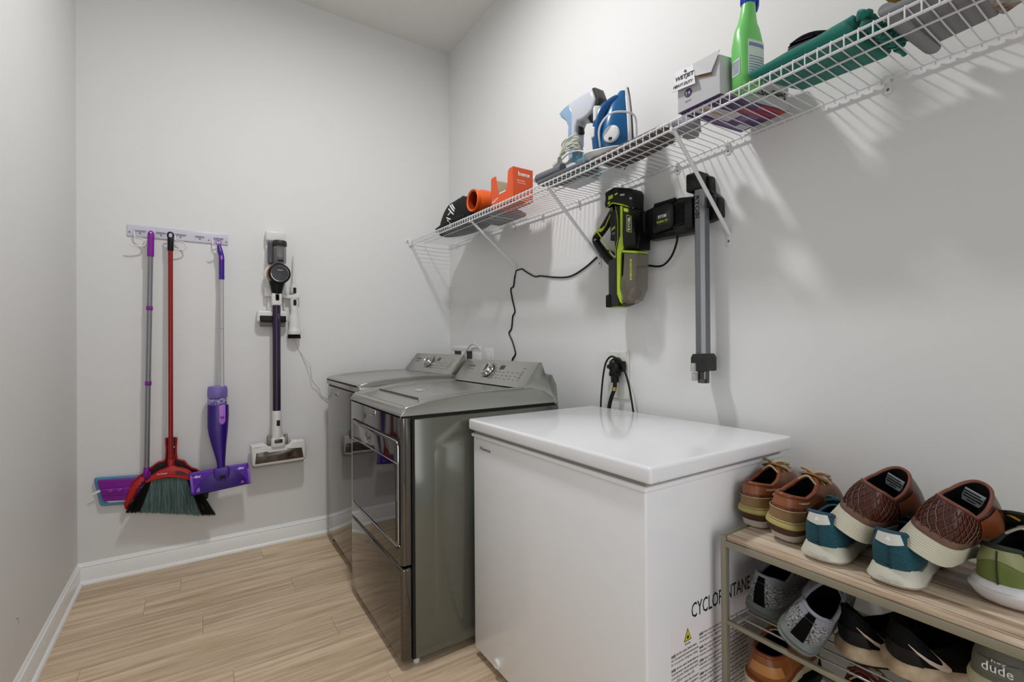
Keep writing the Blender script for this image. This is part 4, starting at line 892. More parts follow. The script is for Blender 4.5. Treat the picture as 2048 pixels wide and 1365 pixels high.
m = MB(); m.box((SX0-0.002, YB-0.009, 1.894), (0.020, 0.018, 0.046), 0.004).box((SX0-0.022, YB-0.003, 1.905), (0.03, 0.006, 0.022), 0.003)
c = t.part('end_bracket', m, WHITEP); t.part('screw', MB().sphere((SX0-0.024, YB-0.006, 1.905), 0.005, (1, 0.4, 1), 12), SCREW, c)
# ================================================================ things on the wire shelf (world axes; deck height D)
def SH(name, label, cat, x, y, group=None, rz=0):
    D = zs(y)+0.006
    t = Thing(name, label, cat, (x, y, D), Rz(rz), (0, 0, 0), group); t.D = D
    return t
KNIT = mat('black_knit', (9, 9, 10), 0.9, bump=0.6, bscale=500)
t = SH('black_hat', 'crumpled black knit hat with white emblem at the far end of the shelf', 'hat', 1.375, 2.60)
rnd = random.Random(11)
def capz(a, r):   # a angle, r 0..1
    x, y = r*math.cos(a), r*math.sin(a)
    z = 0.185*math.sqrt(max(0, 1-r*r))**0.8
    z *= 1-0.38*sstep(0.35, 0.75, y)
    z += 0.010*math.sin(5*a+2)*r*(1-r)*2+0.012*math.sin(9*x+3)*math.cos(7*y)*(1-r)
    return max(z, 0.0)
rows = []
NR, NA = 14, 40
for i in range(NR+1):
    r = math.sin(PI/2*i/NR)
    rows.append([(0.112*r*math.cos(2*PI*j/NA), 0.275*r*math.sin(2*PI*j/NA), capz(2*PI*j/NA, r)) for j in range(NA)])
m = MB(); m.loft([[(x, y, 0.0) for x, y, z in rows[-1]]]+rows[::-1][:-1]+[[(x*0.01, y*0.01, rows[0][0][2]) for x, y, z in rows[1]]])
c = t.part('crown', m, KNIT, angle=70)
m = MB(); m.tube([(-0.095, 0.20, 0.016), (-0.108, 0.07, 0.018), (-0.113, -0.08, 0.018), (-0.10, -0.20, 0.016)], (0.014, 0.008), 10, flat=(0, 0, 1)); t.part('hem', m, KNIT, c)
m = MB()
for a, b in (((-0.128, 0.02), (-0.052, 0.075)), ((-0.128, 0.045), (-0.075, 0.075)), ((-0.125, -0.01), (-0.05, 0.05)), ((-0.11, -0.06), (-0.045, -0.01)), ((-0.10, -0.09), (-0.06, -0.03)), ((-0.105, -0.115), (-0.07, -0.075)), ((-0.09, 0.03), (-0.06, 0.005))):
    y0, z0 = 0.05+a[0]*1.0, 0.06+a[1]*0.6; y1, z1 = 0.05+b[0]*1.0, 0.06+b[1]*0.9
    pts = []
    for k in range(5):
        y = y0+(y1-y0)*k/4; z = z0+(z1-z0)*k/4
        rr = y/0.275; zz = min(0.9, z/0.19); x = -0.112*math.sqrt(max(0.02, 1-rr*rr-zz*zz*0.8))-0.006
        pts.append((x, y, z))
    m.tube(pts, 0.0042, 6)
t.part('emblem', m, WHITEINK, c, kind='stuff')
# flat printed pouch
t = SH('printed_pouch', 'flat dark printed pouch with purple, yellow and red print under the orange jar', 'pouch', 1.40, 2.26)
pc = [(-0.12, 0.14), (0.12, 0.15), (0.125, -0.12), (0.03, -0.17), (-0.13, -0.15)]
b = t.part('pouch', MB().prism(rpoly(pc, 0.02), 0.0, 0.016, 0.006, 3), mat('pouch_dark', (24, 22, 30), 0.4))
cols = [((150, 40, 34), -0.15, -0.10), ((86, 76, 140), -0.09, -0.05), ((200, 190, 60), -0.04, -0.015), ((60, 60, 120), -0.01, 0.02), ((190, 190, 195), 0.03, 0.045)]
for i, (cc, y0, y1) in enumerate(cols):
    t.part('print_patch', MB().bx(-0.10+0.02*i, 0.10, y0, y1, -0.0006, 0.001), mat('pouch_print_%s' % 'abcde'[i], cc, 0.4), b)
# orange jar lying on its side, mouth towards the room
ORJ = mat('orange_plastic', (226, 92, 22), 0.35)
t = SH('orange_jar', 'orange plastic jar lying open-mouthed on its side beside the black hat', 'jar', 1.36, 2.30)
o = (-0.095, 0.0, 0.087)
m = MB(); m.lathe([(0.050, 0.006), (0.058, 0.0), (0.062, 0.004), (0.062, 0.016), (0.057, 0.022), (0.057, 0.030), (0.064, 0.044), (0.068, 0.075), (0.0685, 0.15), (0.064, 0.178), (0.050, 0.186), (0.001, 0.186)], o, (1, 0.03, 0), 48, cap=False)
b = t.part('body', m, ORJ)
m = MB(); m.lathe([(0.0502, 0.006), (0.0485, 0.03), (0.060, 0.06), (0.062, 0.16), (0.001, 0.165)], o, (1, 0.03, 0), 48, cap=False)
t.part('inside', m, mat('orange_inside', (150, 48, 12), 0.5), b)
# orange cardboard dispenser box
CBO = mat('orange_card', (222, 84, 34), 0.5); CREAM = mat('cream_card', (190, 182, 150), 0.7)
D = zs(1.98)+0.006
t = Thing('dispenser_box', 'tall orange cardboard box with a cut-out front and white lettering on the shelf', 'box', (1.33, 1.98, D), F_W, (1.33, 1.98, D))
x0, x1, y0, y1, H = 1.275, 1.392, 1.903, 2.108, 0.155
U = [(y1, D), (y1, D+0.158), (2.060, D+0.160), (2.036, D+0.072), (2.024, D+0.060), (1.965, D+0.066), (1.952, D+0.150), (1.948, D+0.158), (1.903, D+0.158), (1.903, D)]
U = [(2.108, D), (2.108, D+0.152), (2.095, D+0.158), (2.062, D+0.156), (2.040, D+0.062), (2.030, D+0.055), (1.970, D+0.062), (1.956, D+0.072), (1.950, D+0.145), (1.938, D+0.158), (1.903, D+0.158), (1.903, D)]
MXX = Matrix(((0, 0, 1, 0), (1, 0, 0, 0), (0, 1, 0, 0), (0, 0, 0, 1)))
t.part('front_panel', MB().prism(U, x0, x0+0.002, mx=MXX), CBO)
U2 = [(2.108, D), (2.108, D+0.152), (2.085, D+0.150), (2.02, D+0.135), (1.96, D+0.14), (1.903, D+0.158), (1.903, D)]
bk = t.part('back_panel', MB().prism(U2, x1-0.002, x1, mx=MXX), CBO); t.part('card_lining', MB().prism(U2, x1-0.0035, x1-0.0022, mx=MXX), CREAM, bk)
sd = t.part('side_panel', MB().bx(x0, x1, 1.902, 1.904, D, D+0.158), CBO); t.part('card_lining', MB().bx(x0+0.003, x1-0.003, 1.9042, 1.9052, D, D+0.155), CREAM, sd)
sd2 = t.part('side_panel', MB().bx(x0, x1, 2.106, 2.108, D, D+0.152), CBO); t.part('card_lining', MB().bx(x0+0.003, x1-0.003, 2.1045, 2.1058, D, D+0.15), CREAM, sd2)
t.part('bottom_panel', MB().bx(x0, x1, 1.904, 2.106, D, D+0.002), CBO); t.part('top_panel', MB().bx(x0+0.001, x1, 1.903, 1.940, D+0.156, D+0.158), CBO)
t.part('white_rim', MB().bx(x0-0.0005, x0+0.0022, 1.970, 2.030, D+0.056, D+0.062), WHITEP)
t.text('lettering', 'bounce', WHITEINK, (1.305, 1.9017, D+0.118), (1, 0, 0), (0, 0, 1), 0.068, 0.021, sd, bold=0.03)
t.part('print_line', MB().bx(1.295, 1.345, 1.9014, 1.902, D+0.094, D+0.0965), WHITEINK, sd); t.part('print_line', MB().bx(1.30, 1.35, 1.9014, 1.902, D+0.083, D+0.085), WHITEINK, sd)
t.text('lettering', 'bounce', WHITEINK, (x0-0.0004, 2.098, D+0.022), (0, -1, 0.25), (0, 0, 1), 0.058, 0.012, bold=0.03)
# grey cylinder brush lying on the front of the shelf, with white end
t = SH('lint_brush', 'dark grey rounded lint brush with white end lying along the shelf edge', 'brush', 1.275, 1.62)
t.part('handle', MB().tube([(0, 0.085, 0.042), (0, 0.06, 0.042), (0, -0.03, 0.038), (0.0, -0.09, 0.036)], lambda s: (0.021, 0.018) if s > 0.05 else (0.019, 0.016), 20), mat('brush_grey', (98, 100, 106), 0.5))
t.part('end_cap', MB().sphere((0, 0.090, 0.042), 0.0205, (1, 0.8, 0.85)), WHITEP)
m = MB(); m.prism(rpoly([(-0.03, 0.06), (0.06, 0.05), (0.10, -0.12), (0.08, -0.23), (-0.02, -0.25), (-0.025, -0.1)], 0.02), 0.0, 0.018, 0.005, 3); t.part('base_paddle', m, mat('brush_base', (92, 93, 98), 0.5))
# garment steamer (frame of the right wall: u=-y, v=height)
LTB = mat('steamer_blue', (140, 168, 198), 0.3); SWH = mat('steamer_white', (196, 200, 208), 0.32)
GR = lambda x: Matrix.Identity(4)
t = Thing('garment_steamer', 'light blue and white hand garment steamer standing on the shelf with its cord bundled', 'garment steamer', (1.39, 1.56, zs(1.56)+0.006), F_R, (-1.56, zs(1.56)+0.006, 0))
D = zs(1.56)+0.006
hd = [(-1.655, 2.222), (-1.625, 2.232), (-1.577, 2.242), (-1.50, 2.243), (-1.445, 2.238), (-1.425, 2.19), (-1.44, 2.150), (-1.47, 2.135), (-1.51, 2.132), (-1.535, 2.138), (-1.548, 2.12), (-1.552, 2.075), (-1.553, 2.045), (-1.600, 2.040), (-1.594, 2.085), (-1.590, 2.135), (-1.605, 2.165), (-1.640, 2.195)]
t.part('body', MB().prism(hd, -0.032, 0.032, 0.014, 4), SWH, angle=50)
bl = [(-1.657, 2.221), (-1.622, 2.232), (-1.585, 2.237), (-1.560, 2.19), (-1.562, 2.15), (-1.564, 2.08), (-1.568, 2.036), (-1.603, 2.036), (-1.598, 2.085), (-1.594, 2.135), (-1.608, 2.167), (-1.642, 2.197)]
t.part('back_shell', MB().prism(bl, -0.0345, 0.0345, 0.012, 4), LTB, angle=50)
t.part('nozzle_plate', MB().prism(rpoly([(-1.449, 2.242), (-1.430, 2.239), (-1.408, 2.188), (-1.422, 2.142), (-1.438, 2.140), (-1.428, 2.190)], 0.003), -0.024, 0.024, 0.004), DKGREY)
t.part('water_latch', MB().prism(rpoly([(-1.480, 2.135), (-1.455, 2.140), (-1.445, 2.112), (-1.462, 2.105)], 0.003), -0.015, 0.02, 0.003), BLACK)
t.part('trigger', MB().prism(rpoly([(-1.545, 2.128), (-1.534, 2.118), (-1.530, 2.092), (-1.545, 2.090)], 0.003), -0.010, 0.012, 0.003), BLACK)
t.part('tank', MB().prism(rpoly([(-1.565, 2.02), (-1.500, 1.992), (-1.455, 1.970), (-1.452, D+0.012), (-1.560, D+0.012)], 0.01), -0.035, 0.035, 0.010, 3), mat('tank_teal', (112, 168, 190), 0.15, alpha=0.85))
t.part('stand_foot', MB().prism(rpoly([(-1.625, D+0.05), (-1.59, D+0.085), (-1.54, D+0.08), (-1.49, D+0.02), (-1.47, D), (-1.63, D)], 0.01), -0.04, 0.045, 0.01, 3), SWH)
t.part('handle_foot', MB().bx(-1.60, -1.555, 1.96, 2.05, -0.028, 0.028, 0.010), LTB)
m = MB(); rnd = random.Random(21)
for i in range(9):
    c0 = Vector((-1.568, 2.012, 0.045)); a0 = rnd.uniform(0, PI); pts = []
    for k in range(14):
        a = 2*PI*k/14
        e = Vector((0.068*math.cos(a), 0.018*math.sin(a), 0.022*math.sin(a)))
        tilt = math.radians(8+rnd.uniform(-1.5, 1.5)+i*4.5)
        e = Vector((e.x*math.cos(tilt)-e.y*math.sin(tilt), e.x*math.sin(tilt)+e.y*math.cos(tilt), e.z))
        pts.append(c0+e+Vector((rnd.uniform(-.004, .004), -0.02+i*0.0045, rnd.uniform(-.006, .006))))
    m.tube(pts, 0.0034, 7, closed=True, k=3)
m.tube([(-1.606, 2.035, 0.05), (-1.612, 2.058, 0.052), (-1.590, 2.072, 0.052), (-1.560, 2.070, 0.05), (-1.54, 2.05, 0.05)], 0.0036, 8)
m.tube([(-1.60, 1.99, 0.06), (-1.55, 1.998, 0.064), (-1.49, 1.990, 0.06), (-1.45, 1.965, 0.05), (-1.43, 1.95, 0.03)], 0.0034, 8)
t.part('cord', m, mat('cream_cord', (200, 200, 188), 0.45))
t.part('cord_plug', MB().box((-1.648, 1.985, 0.055), (0.034, 0.018, 0.02), 0.005, rot=Rz(15)), mat('cream_cord', (200, 200, 188), 0.45))
# clothes iron standing on its heel
IB = mat('iron_blue', (14, 92, 146), 0.22, coat=0.4); IBD = mat('iron_deep_blue', (12, 76, 132), 0.25)
D = zs(1.30)+0.020
t = Thing('clothes_iron', 'blue clothes iron standing upright on its heel beside the steamer', 'iron', (1.395, 1.325, D), Rz(-32) @ Matrix.Scale(1.09, 3))
# local: +x = soleplate side, y lateral, z up
hts = [0, 0.02, 0.06, 0.11, 0.16, 0.20, 0.235, 0.262, 0.278]
hwt = [0.060, 0.062, 0.061, 0.056, 0.047, 0.036, 0.024, 0.012, 0.003]
def soleo(sx, k=1.0): return [(sx, k*hwt[i]*s, hts[i]) for s, idx in ((-1, range(9)), (1, range(8, -1, -1))) for i in idx]
def crossz(h): return interp(list(zip(hts, hwt)), h)
MXI = Matrix(((0, 0, 1, 0), (1, 0, 0, 0), (0, 1, 0, 0), (0, 0, 0, 1)))   # prism in (y, z) extruded along x
so = catmull([(p[1], p[2], 0) for p in soleo(0)], 3)
so2 = [(p.x, p.y) for p in so]
t.part('soleplate', MB().prism(so2, 0.030, 0.035, 0.001, 1, MXI), mat('soleplate_dark', (70, 66, 64), 0.3, 0.6), angle=50)
t.part('white_skirt', MB().prism([(a*0.985, b) for a, b in so2], 0.016, 0.030, 0.003, 2, MXI), WHITEP, angle=50)
rings = []
for h in [0.0, 0.02, 0.05, 0.09, 0.13, 0.17, 0.205, 0.235, 0.258]:
    w = crossz(h)*0.90; dep = interp([(0, 0.078), (0.05, 0.094), (0.12, 0.088), (0.20, 0.062), (0.258, 0.018)], h)
    rg = []
    for k in range(24):
        a = PI*k/23; cx = 0.018-dep*math.sin(a)**0.7; cy = w*math.cos(a)
        rg.append((cx, cy, h+0.004))
    rings.append(rg)
t.part('body_shell', MB().loft(rings), IB, angle=50)
m = MB(); m.tube([(-0.045, 0, 0.012), (-0.072, 0, 0.03), (-0.080, 0, 0.08), (-0.077, 0, 0.14), (-0.062, 0, 0.19), (-0.03, 0, 0.22), (-0.008, 0, 0.235)], lambda s: (0.016+0.004*math.sin(PI*s), 0.020), 18, flat=(1, 0, 0)); t.part('handle', m, IBD)
t.part('steam_button', MB().prism(rpoly([(-0.014, 0.150), (0.014, 0.150), (0.012, 0.208), (-0.012, 0.208)], 0.008), -0.094, -0.066, 0.006, 3, MXI), WHITEP)
t.part('spray_button', MB().prism(rpoly([(-0.014, 0.09), (0.014, 0.09), (0.014, 0.132), (-0.014, 0.132)], 0.008), -0.102, -0.075, 0.006, 3, MXI), WHITEP)
t.part('spray_nozzle', MB().box((-0.050, 0, 0.222), (0.014, 0.016, 0.014), 0.003), DKGREY)
dc = Vector((-0.040, -0.050, 0.085)); dn = Vector((-0.62, -0.78, 0.05))
dl = t.part('temperature_dial', MB().lathe([(0.030, 0), (0.031, 0.006), (0.028, 0.010), (0.024, 0.011), (0.001, 0.0112)], dc, dn, 32), mat('dial_white', (214, 214, 216), 0.3))
t.part('dial_mark', MB().box(dc+dn.normalized()*0.0115+Vector((0, 0, -0.019)), (0.012, 0.010, 0.008), 0.001), DKGREY, dl)
m = MB()
m.tube([(-0.055, 0.045, 0.02), (-0.075, -0.02, 0.055), (-0.082, -0.045, 0.11), (-0.05, -0.066, 0.150), (0.0, -0.072, 0.155), (0.035, -0.068, 0.145), (0.045, -0.060, 0.11), (0.042, -0.064, 0.05), (0.02, -0.078, 0.02), (-0.03, -0.086, 0.004)], 0.0036, 8)
for i in range(4):
    m.tube([(0.03+0.005*i, -0.075-0.004*i, 0.012+0.004*i), (-0.03, -0.094-0.004*i, 0.006+0.005*i), (-0.095-0.006*i, -0.07, 0.006+0.004*i), (-0.115-0.005*i, 0.0, 0.012+0.006*i), (-0.09, 0.06+0.004*i, 0.010+0.006*i), (-0.03, 0.07+0.004*i, 0.008+0.003*i), (0.04, 0.066, 0.010+0.003*i)], 0.0036, 8)
t.part('cord', m, WHITEP)
# quilted pad, cloth
PADM = mat('taupe_pad', (104, 98, 92), 0.9, bump=0.5, bscale=300, vary=0.25, vscale=40)
t = SH('quilted_pad', 'thin taupe quilted pad lying flat under the blue iron', 'pad', 1.345, 1.17)
m = MB(); m.prism(rpoly([(-0.085, 0.185), (0.07, 0.165), (0.072, 0.06), (0.045, -0.11), (-0.02, -0.17), (-0.088, -0.15)], 0.02), 0, 0.011, 0.003, 2); p = t.part('pad', m, PADM)
for i in range(5):
    t.part('quilt_seam', MB().bx(-0.08, 0.06, 0.14-i*0.06, 0.142-i*0.06, -0.0006, 0.0006), mat('seam_dark', (60, 56, 52), 0.9), p)
for i in range(3):
    t.part('quilt_seam', MB().bx(-0.05+i*0.045, -0.048+i*0.045, -0.12, 0.16, -0.0006, 0.0006), mat('seam_dark', (60, 56, 52), 0.9), p)
def cloth_lump(mb, cx, cy, sx, sy, h, seed, rz=0, fold=0.3, n=36, layers=9):
    rnd = random.Random(seed); ph = [rnd.uniform(0, 6.28) for _ in range(8)]; c, s = math.cos(rz), math.sin(rz); rings = []
    for i in range(layers+1):
        k = i/layers; zz = h*math.sin(PI/2*k); rr = math.cos(PI/2*k)**0.55 if k < 1 else 0.02
        ring = []
        for j in range(n):
            a = 2*PI*j/n
            w = 1+fold*(0.35*math.sin(3*a+ph[0])+0.25*math.sin(5*a+ph[1]+k*2)+0.18*math.sin(9*a+ph[2]+k*3))
            x = sx*rr*w*math.copysign(abs(math.cos(a))**0.7, math.cos(a)); y = sy*rr*w*math.copysign(abs(math.sin(a))**0.7, math.sin(a))
            z = zz*(1+fold*0.4*math.sin(4*a+ph[3])*rr)
            ring.append((cx+x*c-y*s, cy+x*s+y*c, z))
        rings.append(ring)
    return mb.loft([[(p[0], p[1], 0) for p in rings[0]]]+rings[1:])
t = SH('grey_cloth', 'small crumpled grey cloth on the shelf beside the quilted pad', 'cloth', 1.350, 0.985)
m = MB(); cloth_lump(m, 0, 0, 0.06, 0.045, 0.035, 4, 0.3, 0.7); t.part('cloth', m, mat('grey_cloth_mat', (150, 150, 156), 0.9, bump=0.4, bscale=300), angle=80)

# refill box
CARD = mat('pale_card', (188, 188, 190), 0.5); PUR = mat('purple_print', (62, 26, 92), 0.4)
D = zs(0.84)+0.006
A_, B_, C_, D_ = Vector((1.236, 0.930)), Vector((1.525, 0.900)), Vector((1.508, 0.737)), Vector((1.236, 0.790))
t = Thing('refill_box', 'opened pale grey carton with purple base and a big lettered flap on the shelf', 'box', (1.37, 0.83, D), F_W, (1.37, 0.83, D))
HB = 0.112
def quadbox(q, z0, z1): return MB().loft([[(p.x, p.y, z0) for p in q], [(p.x, p.y, z1) for p in q]])
ctr = (A_+B_+C_+D_)/4
t.part('carton', quadbox([A_, B_, C_, D_], D+0.001, D+HB), CARD, angle=20)
base = t.part('carton_base', quadbox([ctr+(p-ctr)*1.002 for p in (A_, B_, C_, D_)], D-0.0002, D+0.0012), PUR)
def bq(s0, s1, r0, r1, name, mt, z=-0.0006):
    P = lambda s, r: A_.lerp(B_, s).lerp(D_.lerp(C_, s), r)
    q = [P(s0, r0), P(s1, r0), P(s1, r1), P(s0, r1)]
    return t.part(name, quadbox(q, D+z, D), mt, base)
bq(0.10, 0.95, 0.08, 0.14, 'base_print', mat('mauve_print', (120, 84, 150), 0.4)); bq(0.05, 0.62, 0.22, 0.55, 'base_print', mat('pale_print', (200, 196, 200), 0.4)); bq(0.05, 0.50, 0.34, 0.42, 'base_print', mat('tan_print', (176, 150, 120), 0.4), -0.0008)
bq(0.45, 0.98, 0.60, 0.80, 'base_print', mat('crimson_print', (140, 16, 62), 0.4)); bq(0.62, 0.99, 0.84, 0.97, 'base_print', mat('red_print', (170, 26, 40), 0.4)); bq(0.80, 0.97, 0.10, 0.26, 'bar_label', mat('pale_print', (200, 196, 200), 0.4), -0.001)
bq(0.66, 0.78, 0.30, 0.50, 'base_print', mat('mauve_print', (120, 84, 150), 0.4)); bq(0.70, 0.86, 0.52, 0.60, 'base_print', mat('mauve_print', (120, 84, 150), 0.4))
# lettering on the side facing the doorway, upside down
sx = (C_-D_).normalized(); s3 = Vector((sx.x, sx.y, 0)); nn = Vector((sx.y, -sx.x, 0))
e = Vector((C_.x, C_.y, 0))+nn*0.0006
t.text('lettering', 'Swiffer', INK, e+Vector((0, 0, D+0.052))-s3*0.012, -s3, (0, 0, -1), 0.062, 0.022, bold=0.02)
t.text('lettering', 'WETJET', INK, e+Vector((0, 0, D+0.050))-s3*0.080, -s3, (0, 0, -1), 0.085, 0.022, bold=0.03)
t.text('lettering', 'HEAVY DUTY', INK, e+Vector((0, 0, D+0.078))-s3*0.075, -s3, (0, 0, -1), 0.085, 0.011, bold=0.02)
t.part('green_leaf', MB().loft([[tuple(e+Vector((0, 0, D+z))-s3*s) for s, z in ((0.070, 0.050), (0.080, 0.044), (0.084, 0.034), (0.074, 0.040))], [tuple(e+nn*0.0004+Vector((0, 0, D+z))-s3*s) for s, z in ((0.070, 0.050), (0.080, 0.044), (0.084, 0.034), (0.074, 0.040))]]), mat('leaf_green', (110, 150, 40), 0.5))
# round badge on the front
fn = Vector((-1, 0, 0))
bd = t.part('round_badge', MB().cyl((1.2355, 0.893, D+0.048), (1.2345, 0.893, D+0.048), 0.0125, n=32), PUR)
t.text('badge_number', '14', WHITEINK, (1.2343, 0.9005, D+0.0425), (0, -1, 0), (0, 0, 1), 0.015, 0.011, bd, bold=0.03)
t.text('small_print', 'REFILL PADS', GREYINK, (1.2354, 0.904, D+0.022), (0, -1, 0), (0, 0, 1), 0.020, 0.004)
# open flaps: one hanging out to the left with the lettering, one raised behind it
def slab(pts, th, name, mt, parent=None):
    pts = [vec(p) for p in pts]; n = (pts[1]-pts[0]).cross(pts[2]-pts[0]).normalized()*th
    return t.part(name, MB().loft([pts, [p+n for p in pts]]), mt, parent)
F1 = [(1.224, 0.943, D+0.067), (1.224, 0.861, D+0.059), (1.231, 0.872, D+0.121), (1.231, 0.936, D+0.129)]
f1 = slab(F1, -0.0015, 'front_flap', mat('flap_white', (214, 214, 218), 0.45))
a, b, c, d = [vec(p) for p in F1]; xd = (b-a).normalized(); n = xd.cross((d-a)).normalized(); yd = n.cross(xd)
n2 = n if n.x < 0 else -n
def lt(s, u, v, w, h): t.text('lettering', s, INK, a+xd*u+yd*v+n2*(0.0003 if n.x < 0 else 0.0018), xd, yd, w, h, f1, bold=0.03)
lt('WETJET', 0.006, 0.026, 0.066, 0.017); lt('HEAVY DUTY', 0.004, 0.008, 0.068, 0.010)
t.part('flap_mark', MB().sphere(a+xd*0.04+yd*0.052+n2*0.002, 0.004, (0.3, 1, 1)), GREYINK, f1)
slab([(1.228, 0.864, D+0.083), (1.228, 0.812, D+0.070), (1.232, 0.786, D+0.123), (1.232, 0.876, D+0.124)], -0.0015, 'top_flap', CARD)
t.part('opening', quadbox([A_.lerp(ctr, 0.03), B_.lerp(ctr, 0.03), C_.lerp(ctr, 0.03), D_.lerp(ctr, 0.03)], D+HB, D+HB+0.0005), mat('brown_card', (150, 118, 84), 0.8))
slab([(1.2345, 0.856, D+0.076), (1.2345, 0.812, D+0.063), (1.2345, 0.812, D+0.071), (1.2345, 0.856, D+0.084)], -0.001, 'torn_edge', mat('brown_card', (150, 118, 84), 0.8))


# green trigger spray bottle
GRN = mat('green_bottle', (116, 206, 108), 0.3, spec=0.6)
D = zs(0.73)+0.006
t = Thing('spray_bottle', 'bright green trigger spray bottle with blue cap beside the pale carton', 'spray bottle', (1.294, 0.742, D), Rz(-14) @ Matrix.Scale(0.94, 3, (0, 1, 0)) @ Matrix.Scale(0.92, 3, (1, 0, 0)))
def ro(w, d, n=40, e=3.2):
    return [(math.copysign(abs(math.cos(2*PI*i/n))**(2/e), math.cos(2*PI*i/n))*w, math.copysign(abs(math.sin(2*PI*i/n))**(2/e), math.sin(2*PI*i/n))*d) for i in range(n)]
prof = [(0.0, 0.036, 0.024, 0), (0.006, 0.043, 0.031, 0), (0.05, 0.0445, 0.032, 0), (0.12, 0.0445, 0.032, 0), (0.150, 0.043, 0.0315, 0), (0.168, 0.038, 0.0295, -0.001), (0.182, 0.031, 0.026, -0.001), (0.198, 0.0265, 0.023, 0.001), (0.215, 0.023, 0.021, 0.003), (0.240, 0.0195, 0.018, 0.005), (0.255, 0.0185, 0.0175, 0.005)]
m = MB(); m.loft([[(x+o, y, z) for x, y in ro(w, d, e=(3.4 if z < 0.14 else 2.2))] for z, w, d, o in prof])
b = t.part('bottle', m, GRN, angle=50)
cap = t.part('cap', MB().cyl((0.005, 0, 0.243), (0.005, 0, 0.280), 0.0205, 0.019, 28, 0.002), mat('cap_blue', (24, 60, 176), 0.3))
for k in range(16):
    a = 2*PI*k/16; t.part('cap_rib', MB().box((0.005+0.0205*math.cos(a), 0.0205*math.sin(a), 0.262), (0.003, 0.003, 0.030), 0.001, 1, rot=Rz(math.degrees(a))), mat('cap_blue', (24, 60, 176), 0.3), cap)
t.part('spray_head', MB().box((-0.005, 0, 0.300), (0.075, 0.026, 0.036), 0.008, 3), mat('head_yellow', (224, 178, 40), 0.35))
t.part('trigger', MB().tube([(0.032, 0, 0.30), (0.040, 0, 0.275), (0.040, 0, 0.25), (0.034, 0, 0.235)], (0.008, 0.006), 12), mat('cap_blue', (24, 60, 176), 0.3))
def wrap_label(x0, x1, z0, z1, side, mt, name, lift=0.0006):
    pts = []
    for i in range(9):
        x = x0+(x1-x0)*i/8; y = side*0.0320*(1-abs(x/0.0445)**3.4)**(1/3.4)+side*lift
        pts.append([(x, y, z0), (x, y, z1)])
    return t.part(name, MB().grid(pts), mt, b, angle=60)
LBL = mat('label_pale', (206, 224, 206), 0.4)
wrap_label(-0.030, 0.036, 0.022, 0.126, -1, LBL, 'back_label')
for i in range(7): wrap_label(-0.026, 0.032, 0.034+i*0.0075, 0.0365+i*0.0075, -1, mat('label_text', (120, 130, 170), 0.5), 'label_line', 0.001)
wrap_label(-0.026, 0.032, 0.108, 0.118, -1, mat('label_text', (120, 130, 170), 0.5), 'label_line', 0.001); wrap_label(-0.028, 0.010, 0.024, 0.028, -1, mat('label_yellow', (206, 190, 40), 0.5), 'label_line', 0.001)
wrap_label(-0.015, 0.015, 0.150, 0.156, -1, mat('label_yellow', (206, 190, 40), 0.5), 'shoulder_line', -0.0045)
m = MB(); m.bx(-0.0452, -0.0444, -0.014, 0.014, 0.036, 0.080); bc = t.part('bar_label', m, mat('label_white', (228, 230, 236), 0.4), b)
for i in range(9): t.part('bar_line', MB().bx(-0.0456, -0.0450, -0.012, 0.012, 0.040+i*0.0042, 0.0418+i*0.0042), mat('bar_ink', (70, 80, 130), 0.5), bc)

# teal folded garment, dark device, grey towel
TEAL = mat('teal_cloth', (14, 112, 98), 0.85, bump=0.5, bscale=120, sheen=0.2)
D = zs(0.55)+0.005
t = Thing('teal_garment', 'teal folded garment with ruffled drawstring end lying on the shelf', 'garment', (1.34, 0.56, D), F_W, (1.34, 0.56, D))
def sheet(poly, z0, h, seed, amp=0.004, n=26):
    """puffy folded slab over a quad (corners a,b,c,d), rounded sides"""
    a, b, c, d = [vec(p).to_2d() for p in poly]; rnd = random.Random(seed); ph = [rnd.uniform(0, 6.28) for _ in range(6)]
    mb = MB(); top, bot = [], []
    for i in range(n+1):
        s = 0.5-0.5*math.cos(PI*i/n); rt, rb = [], []
        for j in range(n+1):
            r = 0.5-0.5*math.cos(PI*j/n); p = a.lerp(b, s).lerp(d.lerp(c, s), r)
            h0 = (z0*0+(h(s, r) if callable(h) else h))*0.5
            ds, dr = min(s, 1-s)*(b-a).length/h0, min(r, 1-r)*(d-a).length/h0
            ed = min(1, ds, dr); pr = max(0.12, math.sqrt(max(0, 1-(1-ed)**2)))
            wv = amp*(math.sin(s*9+ph[0]+2*r)+0.6*math.sin(s*17+r*5+ph[1])+0.7*math.sin(r*13+ph[2]-s*4))
            hh = h0*2; mid = z0+hh*0.5
            rt.append((p.x, p.y, mid+(hh*0.5+wv*0.6)*pr)); rb.append((p.x, p.y, mid-(hh*0.5)*pr))
        top.append(rt); bot.append(rb)
    mb.grid(top); mb.grid([r[::-1] for r in bot])
    loop = lambda g: g[0][:-1]+[q[-1] for q in g[:-1]]+g[-1][:0:-1]+[q[0] for q in g[:0:-1]]
    mb.loft([loop(top), loop(bot)], cap=False); return mb
m = sheet([(1.240, 0.710), (1.430, 0.665), (1.450, 0.460), (1.245, 0.480)], D, lambda s, r: 0.022+0.016*r, 3, 0.003)
t.part('body', m, TEAL, angle=80)
m = sheet([(1.250, 0.640), (1.40, 0.60), (1.425, 0.455), (1.262, 0.470)], D+0.020, lambda s, r: 0.010+0.026*r*r, 5, 0.003); t.part('upper_fold', m, TEAL, angle=80)
m = MB(); pts = []
for i in range(26):
    s = i/25; pts.append((1.265+0.165*s+0.006*math.sin(i*2.1), 0.448-0.010*s+0.007*math.sin(i*1.7), D+0.012+0.006*math.cos(i*2.3)))
